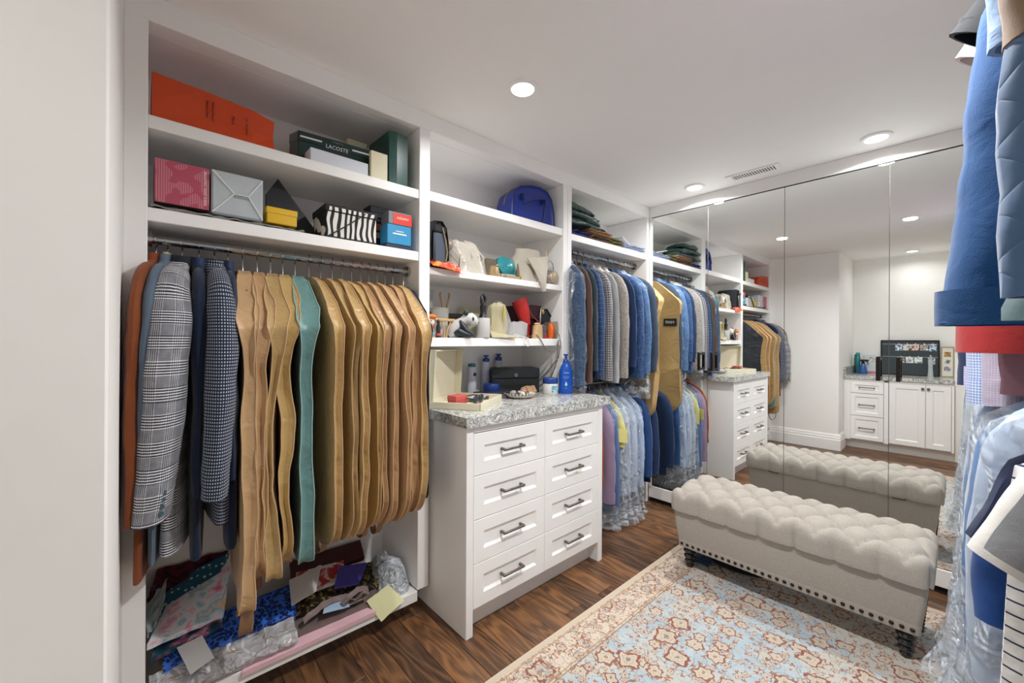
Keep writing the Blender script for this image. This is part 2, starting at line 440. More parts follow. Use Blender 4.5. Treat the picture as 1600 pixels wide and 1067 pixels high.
def bay2(u):
    uprights(u, 1.948, 1.988, .944)
    part('back_panel', MB().box((1.0, 2.05, .90), (1.948, 2.068, 2.245)), WHITE, u, smooth=False)
    part('top_panel', MB().box((1.0, 1.75, 2.245), (1.948, 2.055, 2.26)), WHITE, u, smooth=False)
    shelf(u, 1.0, 1.948, 1.968, 1.924); shelf(u, 1.0, 1.948, 1.612, 1.579); shelf(u, 1.0, 1.948, 1.280, 1.237)
def bay3(u):
    uprights(u, 1.9885, 2.03, 0); uprights(u, 2.955, 2.985, 0)
    part('back_panel', MB().box((2.03, 2.05, .0), (2.955, 2.068, 2.245)), WHITE, u, smooth=False)
    part('top_panel', MB().box((2.03, 1.75, 2.245), (2.955, 2.055, 2.26)), WHITE, u, smooth=False)
    shelf(u, 2.03, 2.955, 1.953, 1.910)
    rail(u, 2.03, 2.955, 1.79, 1.868); rail(u, 2.03, 2.955, 1.79, .965, .011)
bay(u1, bay1); bay(u2, bay2); bay(u3, bay3)

# ================================================================== drawer chest and worktop
def shaker(x0, x1, z0, z1, y, fr=.055, t=.02, rec=.009, bev=.012):
    """front facing -Y with a recessed panel; y is its face"""
    mb = MB(); a = [(x0, z0), (x1, z0), (x1, z1), (x0, z1)]
    b = [(x0+fr, z0+fr), (x1-fr, z0+fr), (x1-fr, z1-fr), (x0+fr, z1-fr)]
    g = fr+bev; c = [(x0+g, z0+g), (x1-g, z0+g), (x1-g, z1-g), (x0+g, z1-g)]
    e = .0015; ao = [(x0+e, z0+e), (x1-e, z0+e), (x1-e, z1-e), (x0+e, z1-e)]
    vs = [(p[0], y+t, p[1]) for p in a]+[(p[0], y+e, p[1]) for p in a]+[(p[0], y, p[1]) for p in ao]+[(p[0], y, p[1]) for p in b]+[(p[0], y+rec, p[1]) for p in c]
    F = []
    for L in range(4):
        for i in range(4):
            j = (i+1) % 4; F.append((L*4+i, L*4+j, (L+1)*4+j, (L+1)*4+i))
    F.append((16, 17, 18, 19)); F.append((3, 2, 1, 0)); return mb.add(vs, F)
def bar_pull(w, y, x, z):
    mb = MB(); h = w/2
    mb.box((x-h, y-.034, z-.005), (x+h, y-.024, z+.005), .002)
    for s in (-1, 1): mb.box((x+s*(h-.005)-.006, y-.03, z-.006), (x+s*(h-.005)+.006, y, z+.006), .002)
    return mb
dr = root('drawer_chest', 'white shaker chest of eight drawers with pewter pulls under stone top', 'drawer chest', (1.5, 1.7, 0))
def bd(u):
    part('side_panel', MB().box((1.019, 1.404, 0), (1.056, 2.045, .899), .002), WHITE, u, smooth=False)
    part('side_panel', MB().box((1.948, 1.404, 0), (1.985, 2.045, .899), .002), WHITE, u, smooth=False)
    part('carcass', MB().box((1.056, 1.43, .10), (1.948, 2.045, .899)), WHITE, u, smooth=False)
    part('top_rail', MB().box((1.056, 1.404, .872), (1.948, 1.43, .899), .001), WHITE, u, smooth=False)
    part('toe_kick', MB().box((1.056, 1.47, 0), (1.948, 1.49, .10)), WHITE, u, smooth=False)
    zs = [.868, .684, .494, .304, .112]
    for c, (xa, xb) in enumerate(((1.0575, 1.4995), (1.5015, 1.9465))):
        for k in range(4):
            d = part('drawer', shaker(xa, xb, zs[k+1]+.0015, zs[k]-.0015, 1.405), WHITE, u, smooth=False)
            part('handle', bar_pull(.128, 1.414, (xa+xb)/2, (zs[k]+zs[k+1])/2), PEWTER, d, 'pewter bar handle')
bay(dr, bd)
def stone_mat():
    n = NT('veined_stone'); ob = n.coord(); wv = n.noise(9, 3, ob, .6, 0, 1)
    p = n.vm('ADD', ob, n.vm('SCALE', n.vm('SUBTRACT', wv, (.5, .5, .5)), scale=.09))
    a = n.noise(26, 4, p, .6, 1.8)
    ln = n.mth('ABSOLUTE', n.mth('SUBTRACT', a, .5))
    l1 = n.ramp(ln, [(0, (.1, .1, .1)), (.022, (.3,)*3), (.055, (1,)*3)])
    b = n.noise(60, 3, p, .6, 1.0)
    base = n.ramp(b, [(.32, srgb('9d9e9b')), (.5, srgb('cfcfcb')), (.68, srgb('efeeea'))])
    col = n.mix(l1, srgb('5c5f5c'), base)
    return n.fin(col, .18, 0, .5)
STONE = stone_mat()
ct = single('countertop', MB().prism([(1.004, 1.385), (2.034, 1.385), (2.034, 1.674), (1.986, 1.674), (1.986, 2.045), (1.004, 2.045)], .9, .944), STONE,
            'grey veined stone worktop on the eight-drawer chest', 'countertop', smooth=False)

# ================================================================== mirrored wardrobe
MIR = NT('mirror_glass'); MIR = MIR.fin((.93, .945, .935, 1), 0.0, 1.0)
mw = root('mirrored_wardrobe', 'wall of four full-height mirrored doors with black pulls', 'wardrobe', (3.0, .5, 0))
def bm_(u):
    part('carcass', MB().box((3.004, -.62, .03), (3.028, 1.675, 2.243)), plain('wardrobe_edge', '6b6964', .5), u, smooth=False)
    part('plinth', MB().box((2.99, -.62, .036), (3.004, 1.675, .125), .002), WHITE, u, smooth=False)
    part('toe_kick', MB().box((3.012, -.62, 0), (3.025, 1.675, .036)), DARKG, u, smooth=False)
    part('shadow_gap', MB().box((2.992, -.62, 2.2385), (3.004, 1.675, 2.2435)), DARKG, u, smooth=False)
    part('end_strip', MB().box((2.986, 1.655, .125), (3.004, 1.6765, 2.243), .001), WHITE, u, smooth=False)
    ys = [1.654, 1.226, .757, .270, -.215, -.62]
    for k in range(5):
        d = part('mirror_door', MB().box((2.995, ys[k+1]+.0015, .130), (3.004, ys[k]-.0015, 2.238)), MIR, u, 'frameless mirror door', smooth=False)
        for s, yy in {0: [(1, ys[1]+.045)], 1: [(1, ys[1]-.045)], 2: [(1, ys[3]+.04)], 3: [(1, ys[3]-.04)]}.get(k, []):
            hb = MB().box((2.950, yy-.009, 1.06), (2.962, yy+.009, 1.19), .002)
            for zz in (1.072, 1.178): hb.box((2.96, yy-.008, zz-.008), (2.995, yy+.008, zz+.008), .001)
            part('handle', hb, plain('black_bronze', '241f1d', .35, .6), d, 'dark square bar handle')
bay(mw, bm_)
# ================================================================== rug
def rug_mat(hx, hy):
    n = NT('rug_pile'); ob = n.coord(); s = n.xyz(ob)
    wob = n.vm('SCALE', n.vm('SUBTRACT', n.noise(14, 2, ob, .5, 0, 1), (.5, .5, .5)), scale=.030)
    P = n.vm('ADD', ob, wob); sp = n.xyz(P)
    ex = n.mth('SUBTRACT', hx, n.mth('ABSOLUTE', s[0])); ey = n.mth('SUBTRACT', hy, n.mth('ABSOLUTE', s[1]))
    e = n.mth('MINIMUM', ex, ey)
    ew = n.mth('ADD', e, n.mth('MULTIPLY', n.mth('SUBTRACT', n.noise(9, 1, ob), .5), .05))
    cream, sand, rust, red, blue, pblue = (srgb(h) for h in ('dfd0bd', 'cdb596', '8c4a2c', '94402c', 'a9bfcb', 'c3d0d6'))
    soft = n.noise(11, 3, ob)
    field = n.mix(n.ramp(soft, [(.35, (0, 0, 0)), (.65, (1, 1, 1))]), blue, pblue)
    # winding vine ground inside the field
    vine = n.ramp(n.noise(4.2, 2, ob, .5, 1.0), [(.47, (0, 0, 0)), (.56, (1, 1, 1))])
    field = n.mix(n.mth('MULTIPLY', vine, .8), field, srgb('d0c9bc'))
    bord = n.mix(n.noise(20, 2, ob), cream, srgb('e3d3c0'))
    infield = n.mth('GREATER_THAN', ew, .165)
    col = n.mix(infield, bord, field)
    def tendril(col, scale, width, c, vec):
        f = n.noise(scale, 1, vec, .5, 2.2)
        return n.mix(n.mth('LESS_THAN', n.mth('ABSOLUTE', n.mth('SUBTRACT', f, .5)), width), col, c)
    col = tendril(col, 9, .008, srgb('a08a72'), P)
    col = tendril(col, 7, .006, srgb('8a6a58'), ob)
    def flowers(col, scale, size, petals, off, outl, fill, core, keep, amp=.22, vec=P):
        q = n.vm('ADD', vec, off); v = n.vor(scale, q, .85, dim='2D')
        d = n.vm('SUBTRACT', q, v.outputs['Position']); dx = n.xyz(d)
        r = n.mth('SQRT', n.mth('ADD', n.mth('POWER', dx[0], 2.0), n.mth('POWER', dx[1], 2.0)))
        rnd = n.xyz(v.outputs['Color'])
        ang = n.mth('ADD', n.mth('ARCTAN2', dx[1], dx[0]), n.mth('MULTIPLY', rnd[1], 6.0))
        lim = n.mth('MULTIPLY', n.mth('ADD', 1-amp, n.mth('MULTIPLY', n.mth('COSINE', n.mth('MULTIPLY', ang, float(petals))), amp)), n.mth('MULTIPLY_ADD', rnd[2], size*.5, size*.62))
        t = n.mth('DIVIDE', r, lim)
        jag = n.mth('MULTIPLY', n.mth('SUBTRACT', n.noise(80, 2, ob), .5), .62)
        t = n.mth('ADD', t, jag)
        c = n.ramp(t, [(0, core), (.20, core), (.205, fill), (.42, fill), (.425, srgb('bfa78c')), (.5, fill), (.76, fill), (.765, outl), (1, outl)], 'CONSTANT')
        m = n.mth('MULTIPLY', n.mth('LESS_THAN', t, 1.0), n.mth('LESS_THAN', rnd[0], keep))
        return n.mix(m, col, c)
    col = flowers(col, 27, .011, 3, (3.1, 1.7, 0), srgb('a3694e'), srgb('b06a4c'), srgb('7a3a2c'), .66, .3)
    col = flowers(col, 19, .016, 4, (8.3, 6.2, 0), srgb('8a5a4a'), srgb('d6c8b2'), srgb('a5684e'), .6, .25)
    col = flowers(col, 15, .022, 5, (1.3, 5.1, 0), srgb('8a6f72'), srgb('d3c6b4'), red, .55)
    col = flowers(col, 9.5, .040, 6, (7.7, 2.9, 0), srgb('94583c'), srgb('d2c8b9'), srgb('b08a68'), .62, .12)
    col = flowers(col, 5.6, .056, 4, (.7, .4, 0), srgb('8e4632'), srgb('cec3b0'), srgb('8f8378'), .66, .16)
    # border: speckle of small rust leaves, gold guard lines, plain selvedge
    bm = n.mth('LESS_THAN', ew, .165)
    sp2 = n.mth('MULTIPLY', n.mth('GREATER_THAN', n.noise(75, 2, P, .6), .60), bm)
    col = n.mix(n.mth('MULTIPLY', sp2, .8), col, srgb('a5694f'))
    sp3 = n.mth('MULTIPLY', n.mth('GREATER_THAN', n.noise(60, 2, n.vm('ADD', P, (4, 9, 0)), .6), .63), bm)
    col = n.mix(n.mth('MULTIPLY', sp3, .7), col, srgb('93a9b4'))
    for a, b, c in ((.026, .034, 'b79468'), (.150, .157, 'b08c62'), (.163, .169, '8e6a4c')):
        g = n.mth('MULTIPLY', n.mth('GREATER_THAN', e, a), n.mth('LESS_THAN', e, b)); col = n.mix(n.mth('MULTIPLY', g, .7), col, srgb(c))
    col = n.mix(n.mth('LESS_THAN', e, .022), col, srgb('d5c5b0'))
    col = n.mix(n.mth('MULTIPLY', n.noise(420, 1, ob), .36), col, srgb('7d7269'))
    col = n.mix(.12, col, srgb('6f6a66'))
    n.bump(n.noise(500, 1, ob), .25, .003)
    return n.fin(col, .95, 0, .1, .2)
RX0, RX1, RY0, RY1 = .36, 2.78, -.48, 1.176
hx, hy = (RX1-RX0)/2, (RY1-RY0)/2
rg = root('area_rug', 'pale blue floral Persian style rug with cream border on the wood floor', 'rug', ((RX0+RX1)/2, (RY0+RY1)/2, 0))
def rugf(u, v):
    x, y = -hx+2*hx*u, -hy+2*hy*v
    return (x, y, .0085+.0012*nz(x*3, y*3, 1.0))
part('pile', MB().grid(rugf, 60, 44, .008), rug_mat(hx, hy), rg)
edge = MB()
for s in (-1, 1):
    edge.tube([(-hx+2*hx*k/40, s*(hy+.002), .005+.0008*nz(k*.4, s, 3)) for k in range(41)], (.0045), 6)
    edge.tube([(s*(hx+.002), -hy+2*hy*k/30, .005) for k in range(31)], .0045, 6)
part('bound_edge', edge, plain('rug_binding', 'c9b9a4', .9), rg)

# ================================================================== tufted storage bench
LINEN = NT('linen'); _o = LINEN.coord(); 
_mp = LINEN.node('ShaderNodeMapping'); _mp.inputs['Scale'].default_value = (420, 90, 420); LINEN.link(_o, _mp.inputs[0])
_mq = LINEN.node('ShaderNodeMapping'); _mq.inputs['Scale'].default_value = (90, 420, 90); LINEN.link(_o, _mq.inputs[0])
_f = LINEN.mth('ADD', LINEN.noise(1, 1, _mp.outputs[0]), LINEN.noise(1, 1, _mq.outputs[0]))
_c = LINEN.ramp(LINEN.mth('MULTIPLY', _f, .5), [(.25, srgb('9d968d')), (.75, srgb('b0a9a0'))])
LINEN.bump(_f, .15, .003); LINEN = LINEN.fin(_c, .9, 0, .2, .2)
LACQ = plain('black_lacquer', '121110', .16, 0, .05, coat=.5)
be = root('storage_bench', 'long cream linen storage bench with tufted lid, nail trim and black turned legs', 'bench', (2.405, .588, 0))
# body, wider at the top
bw0, bw1, bl0, bl1 = .170, .190, .478, .503
def ringb(z, w, l, r=.02, n=5):
    out = []
    for cx, cy, a0 in ((1, 1, 0), (-1, 1, 1), (-1, -1, 2), (1, -1, 3)):
        for k in range(n):
            a = PI/2*(a0+k/(n-1)); out.append(Vector((cx*(w-r)+r*math.cos(a), cy*(l-r)+r*math.sin(a), z)))
    return out
part('body', MB().rings([ringb(.132+ (.335-.132)*k/4, bw0+(bw1-bw0)*k/4+.004*math.sin(PI*k/4), bl0+(bl1-bl0)*k/4+.004*math.sin(PI*k/4)) for k in range(5)]), LINEN, be)
tb = MB().rings([ringb(.128, bw0+.0015, bl0+.0015), ringb(.130, bw0+.004, bl0+.004), ringb(.166, bw0+.0065, bl0+.0065), ringb(.168, bw0+.003, bl0+.003)])
part('trim_band', tb, LINEN, be)
nm = MB().lathe([(.0085, 0), (.008, .003), (.005, .0055), (.0015, .0065)], 8).mesh('nail', plain('antique_nail', '3a322b', .3, .85))
def nails(p, q, cnt, nrm):
    for k in range(cnt):
        o = part('nail', nm, None, be); t = (k+.5)/cnt
        o.location = Vector(p)*(1-t)+Vector(q)*t; o.rotation_euler = Vector(nrm).to_track_quat('Z', 'Y').to_euler()
fx, fy = bw0+.005, bl0+.005
nails((-fx, -bl0+.004, .148), (-fx, bl0-.004, .148), 31, (-1, 0, 0)); nails((fx, -bl0+.004, .148), (fx, bl0-.004, .148), 31, (1, 0, 0))
nails((-bw0+.004, -fy, .148), (bw0-.004, -fy, .148), 11, (0, -1, 0)); nails((-bw0+.004, fy, .148), (bw0-.004, fy, .148), 11, (0, 1, 0))
# tufted lid: a dense rounded box pressed in at the buttons and along the pleats
LW, LL, Z0, Z1, RR = .205, .518, .332, .428, .034
pch, rws = .146, .205
def tuft(x, y):
    a, b = y/pch+x/rws, y/pch-x/rws
    da, db = abs(a-round(a)), abs(b-round(b))
    hgt = -.011*(math.exp(-(da/.05)**2)+math.exp(-(db/.05)**2)) - .030*math.exp(-(da*da+db*db)/(.15**2))
    return hgt + .022*math.sin(PI*min(.5, da))*math.sin(PI*min(.5, db))+.004
lid = MB(); NX, NY, NZ = 44, 112, 7
def rbox(p):
    x, y, z = p; hx_, hy_ = LW, LL; cz, hz = (Z0+Z1)/2, (Z1-Z0)/2
    q = Vector((max(-hx_+RR, min(hx_-RR, x)), max(-hy_+RR, min(hy_-RR, y)), max(cz-hz+.012, min(cz+hz-RR, z))))
    d = Vector(p)-q; r = RR if z > q.z-1e-6 else .012
    if d.length < 1e-9: return Vector(p), Vector((0, 0, 1))
    nn = d.normalized(); rad = RR if z >= cz+hz-RR else (RR)
    return q+nn*rad, nn
def lidpt(x, y, z):
    p, nn = rbox((x, y, z)); top = max(0.0, min(1.0, (p.z-(Z1-RR))/RR))
    fadex = max(0.0, min(1.0, (LW-abs(p.x))/.05)); fadey = max(0.0, min(1.0, (LL-abs(p.y))/.05))
    p = p + nn*(tuft(p.x, p.y)*top*min(fadex*1.0+.25, 1)*min(fadey+.25, 1)) + Vector((0, 0, .014*fadex*fadey*top))
    if abs(nn.x) > .4:   # front and back seams below the outer buttons
        t = p.y/pch+.5; dd = abs(t-round(t))
        if abs(round(t)) <= 3: p -= nn*(.008*math.exp(-(dd/.035)**2))
        p += nn*.004*(1-math.exp(-(dd/.15)**2))
    return p
for sx in (-1, 1): lid.grid(lambda u, v, sx=sx: lidpt(sx*LW, (-LL+2*LL*u)*sx, Z0+(Z1-Z0)*v), NY, NZ)
for sy in (-1, 1): lid.grid(lambda u, v, sy=sy: lidpt((LW-2*LW*u)*sy, sy*LL, Z0+(Z1-Z0)*v), NX, NZ)
lid.grid(lambda u, v: lidpt(-LW+2*LW*u, -LL+2*LL*v, Z1), NX, NY)
lid.grid(lambda u, v: (LW-.015-(2*LW-.03)*u, -LL+.015+(2*LL-.03)*v, Z0+.008), 2, 2)
lo_ = part('lid', lid, LINEN, be, 'diamond tufted padded lid', ang=60)
bmh = MB().ell((0, 0, 0), (.0105, .0105, .005), 10, 4).mesh('button', LINEN)
for i in range(-3, 4):
    for u in (0,):
        o = part('button', bmh, None, lo_); o.location = (0, i*pch, Z1-.006)
for i in range(-3, 3):
    for s in (-1, 1):
        o = part('button', bmh, None, lo_); o.location = (s*rws/2, (i+.5)*pch, Z1-.006)
for yy in (-.33, .33):
    part('hinge', MB().box((bw1+.004, yy-.03, .322), (bw1+.012, yy+.03, .338), .001), PEWTER, be)
prof = [(.026, .134), (.030, .126), (.030, .120), (.022, .115), (.031, .106), (.034, .098), (.030, .089), (.021, .084), (.029, .076), (.031, .068), (.027, .060), (.019, .055), (.026, .048), (.027, .042), (.022, .034), (.016, .029), (.021, .022), (.020, .016), (.015, .0095)]
lm = MB().lathe(prof, 20).mesh('leg', LACQ)
for sx in (-1, 1):
    for sy in (-1, 1):
        o = part('leg', lm, None, be); o.location = (sx*.122, sy*.437, 0)
# things pushed under the bench
single('cloth_pouch', MB().grid(lambda u, v: (.07*math.cos(2*PI*u)*(1-.25*v)*(.001+math.sin(PI*min(.98, .5+.5*v)))+.0, .15*math.sin(2*PI*u)*(1-.25*v)*(.001+math.sin(PI*min(.98, .5+.5*v))), .015+.085*v+.006*nz(u*9, v*6, 2)), 26, 7), fabric('black_cloth', '1a1b21'),
       'small black cloth bag slumped on the rug beneath the bench', 'bag', (2.47, .86, 0))
single('folded_cloth', MB().grid(lambda u, v: (-.05+.1*u, -.05+.1*v, .022+.016*math.sin(PI*u)*math.sin(PI*v)+.005*nz(u*5, v*5, 7)), 10, 10, .014), fabric('deep_blue_cloth', '27405a'),
       'dark blue folded cloth under the left end of the bench', 'cloth', (2.40, 1.0, 0))

# ================================================================== alcove counter behind the viewer (seen in the mirrors)
al = root('base_cabinet', 'white alcove base cabinet with three drawers and two doors, seen in the mirror', 'cabinet', (-.335, .5175, 0), PI/2)
L0, L1 = -.4555, .4555   # local x runs along world Y
part('carcass', MB().box((L0, .022, .10), (L1, .59, .828)), WHITE, al, smooth=False)
part('toe_kick', MB().box((L0, .075, 0), (L1, .09, .10)), WHITE, al, smooth=False)
for a, b in ((L0, L0+.035), (.095, .125), (L1-.035, L1)): pass
part('face_frame', MB().box((.392, 0, .10), (L1, .022, .828), .001).box((.052, 0, .10), (.094, .022, .828), .001).box((L0, 0, .10), (-.436, .022, .828), .001).box((-.436, 0, .803), (.392, .022, .828), .001), WHITE, al, smooth=False)
for z0, z1 in ((.118, .392), (.398, .660), (.666, .800)):
    d = part('drawer', shaker(.097, .389, z0, z1, -.016, .038), WHITE, al, smooth=False)
    part('handle', bar_pull(.145, -.008, .243, (z0+z1)/2), PEWTER, d, 'pewter bar handle')
for x0, x1, kx in ((-.242, .050, -.222), (-.434, -.246, -.266)):
    d = part('door', shaker(x0, x1, .118, .800, -.016, .05), WHITE, al, smooth=False)
    part('knob', MB().box((kx-.012, -.036, .748), (kx+.012, -.024, .772), .002).box((kx-.005, -.026, .755), (kx+.005, -.016, .765)), PEWTER, d, 'square pewter knob')
single('worktop', MB().box((-.926, .066, .829), (-.312, .972, .868), .002), STONE, 'grey stone worktop over the alcove base cabinet, seen in the mirror', 'countertop', smooth=False)
single('backsplash', MB().box((-.93, .952, .868), (-.318, .974, .965), .002), STONE, 'low grey stone upstand at the alcove side wall, seen in the mirror', 'backsplash', smooth=False)
# pinboard
def pm(name, seed, cols):
    n = NT(name); u = n.coord(); f = n.noise(38, 2, n.vm('ADD', u, (seed, seed*2, 0)), .6, .8)
    return n.fin(n.ramp(f, [(.3, srgb(cols[0])), (.46, srgb(cols[1])), (.54, srgb(cols[2])), (.7, srgb(cols[3]))]), .4)
pb = root('pinboard', 'black framed photo board leaning on the alcove wall, seen in the mirror', 'pinboard', (-.872, .440, .868), PI/2)
part('panel', MB().box((-.245, .0, .010), (.245, .012, .415)), plain('slate_board', '343f44', .45, var=.25, nscale=6), pb, smooth=False)
part('frame', MB().box((-.256, -.008, 0), (.256, .014, .014), .002).box((-.256, -.008, .411), (.256, .014, .425), .002).box((-.256, -.008, .014), (-.242, .014, .411), .002).box((.242, -.008, .014), (.256, .014, .411), .002), BLACKM, pb, smooth=False)
for z in (.377, .225): part('string', MB().tube([(-.243, -.004, z), (0, -.004, z-.003), (.243, -.004, z)], .0015, 5), plain('white_string', 'dcdfe0', .6), pb)
ph = [(-.13, .303, .07, .074, ('2b2a2c', '7d6a60', 'd8d5d2', 'f2f2f2')), (-.055, .303, .06, .074, ('7b2f2a', 'c07a68', 'ecdcd6', 'f6f3f2')), (.015, .300, .075, .077, ('5b4638', '978576', 'dcd7d2', 'f4f4f4')), (.09, .297, .062, .079, ('1d3f6e', '4a7fae', 'e8eef2', 'ffffff')), (-.2, .296, .06, .08, ('1d3f6e', '2f6ca8', 'dfe9ee', 'fafafa')),
      (.07, .150, .062, .072, ('5a3b3b', '9a7d78', 'dcd4d2', 'f0f0f0')), (-.005, .150, .068, .072, ('6b7376', 'aeb7b9', 'e2e8e8', 'ffffff')), (-.08, .150, .07, .074, ('59636a', 'b3bcbe', 'e6ebea', 'ffffff')), (-.19, .140, .06, .084, ('55505e', '9b93a8', 'dcd9e2', 'ffffff'))]
for k, (x, z, w_, h_, cs) in enumerate(ph):
    part('photo', MB().box((x-w_/2, -.0065, z), (x+w_/2, -.0055, z+h_)), pm('photo_print', k*3.3, cs), pb, smooth=False)
    part('clip', MB().box((x-.004, -.010, z+h_-.008), (x+.004, -.004, z+h_+.012), .001), plain('clear_peg', 'e6e8e6', .3), pb, smooth=False)
fr = root('picture_frame', 'narrow cream photo frame with three pictures, seen in the mirror', 'picture frame', (-.872, .122, .868), PI/2)
part('frame', MB().box((-.054, -.008, 0), (.054, .012, .014), .002).box((-.054, -.008, .338), (.054, .012, .352), .002).box((-.054, -.008, .014), (-.042, .012, .338), .002).box((.042, -.008, .014), (.054, .012, .338), .002), plain('pale_gold', 'b5aa94', .35, .4), fr, smooth=False)
part('mat_board', MB().box((-.043, 0, .013), (.043, .006, .339)), plain('mat_card', 'efe9dc', .8), fr, smooth=False)
part('photo', MB().box((-.026, -.002, .235), (.026, .001, .29)), pm('photo_print', 41, ('4a2a1e', '93403a', 'c5a05a', '4f6a3a')), fr, smooth=False)
part('photo', MB().lathe([(.027, -.001), (.027, .002)], 20).xf(Matrix.Translation((0, 0, .176)) @ Matrix.Rotation(PI/2, 4, 'X')), pm('photo_print', 47, ('3b4a3c', '6f8270', 'd8ded6', 'f4f4f0')), fr, smooth=False)
part('photo', MB().box((-.026, -.002, .068), (.026, .001, .12)), pm('photo_print', 52, ('3d3b55', '7f7a9c', 'cfc9da', 'f0eef4')), fr, smooth=False)
# bottles on the alcove counter
TEALB = plain('teal_can', '2f7f86', .3, .3); 
c = root('spray_can', 'tall teal spray can on the alcove counter, seen in the mirror', 'spray can', (-.80, .905, .868))
part('body', MB().lathe([(.024, 0), (.026, .004), (.026, .20), (.020, .215)], 18), TEALB, c); part('cap', MB().lathe([(.021, .212), (.021, .258), (.017, .264)], 18), TEALB, c)
c = root('spray_can', 'shorter dark teal can behind the tall teal can, seen in the mirror', 'spray can', (-.86, .932, .868))
part('body', MB().lathe([(.018, 0), (.018, .19), (.014, .2)], 14), plain('dark_teal', '1d5257', .35), c); part('cap', MB().lathe([(.015, .198), (.015, .24)], 14), plain('dark_teal', '1d5257', .35), c)
c = root('spray_bottle', 'blue trigger spray bottle on the alcove counter, seen in the mirror', 'spray bottle', (-.76, .85, .868))
part('body', MB().lathe([(.040, 0), (.044, .006), (.043, .03), (.034, .075), (.020, .115), (.016, .13)], 20), plain('blue_bottle', '2c5f9c', .2), c)
t = part('trigger_head', MB().lathe([(.017, .128), (.017, .150), (.01, .156)], 14).box((-.012, -.055, .155), (.012, .028, .180), .005), BLACKM, c)
part('trigger', MB().tube([(0, -.03, .158), (0, -.045, .14), (0, -.052, .118)], .005, 8), BLACKM, t)
c = root('card_box', 'white printed card box with pink foot behind the spray bottle, seen in the mirror', 'box', (-.86, .80, .868))
part('body', MB().box((-.03, -.085, 0), (.0, .055, .235), .001), plain('pale_card', 'd3dae0', .5), c, smooth=False)
part('pink_strip', MB().box((.0, -.08, .004), (.0015, .05, .03)), plain('pink_print', 'd0738c', .5), c, smooth=False)
part('print', MB().box((.0, -.06, .15), (.0012, .0, .21)), pm('card_print', 63, ('7a6a5a', 'b8b0a8', 'd9dde0', 'ffffff')), c, smooth=False)
c = root('dispenser_bottle', 'slim clear pump dispenser in front of the photo board, seen in the mirror', 'bottle', (-.80, .255, .868))
part('body', MB().lathe([(.026, 0), (.028, .004), (.024, .02), (.020, .10), (.020, .19), (.016, .2)], 18), plain('clear_plastic', 'b9c2c6', .12, var=.1), c)
part('pump', MB().tube([(0, 0, .198), (0, 0, .235), (.045, 0, .245)], .008, 8), plain('clear_plastic', 'b9c2c6', .12, var=.1), c)
# ================================================================== garments
def hanger(x, y, zr, zn, label, mat, rz=0.0, barmat=None, r_rail=.0145, half=.17):
    r = root('clothes_hanger', label, 'hanger', (x, y, zn), rz); d = zr-zn; a = r_rail+.0035
    path = [(0, a*math.cos(t), d+a*math.sin(t)) for t in [PI*(-.15+1.25*k/10) for k in range(11)]]
    path = [(0, -p[1], p[2]) for p in path]; e = path[-1]
    path = path+[(0, e[1]*.6, e[2]-.012), (0, 0, d*.45), (0, 0, -.012)]
    part('hook', MB().tube(path, .0021, 6), mat, r)
    part('shoulder_bar', MB().tube([(0, half*s, -.012-.075*abs(s)**1.2) for s in [k/5 for k in range(-5, 6)]], .0045, 6), barmat or mat, r)
    return r

def sup(t, e):
    c, s = math.cos(t), math.sin(t)
    return math.copysign(abs(c)**(2/e), c), math.copysign(abs(s)**(2/e), s)

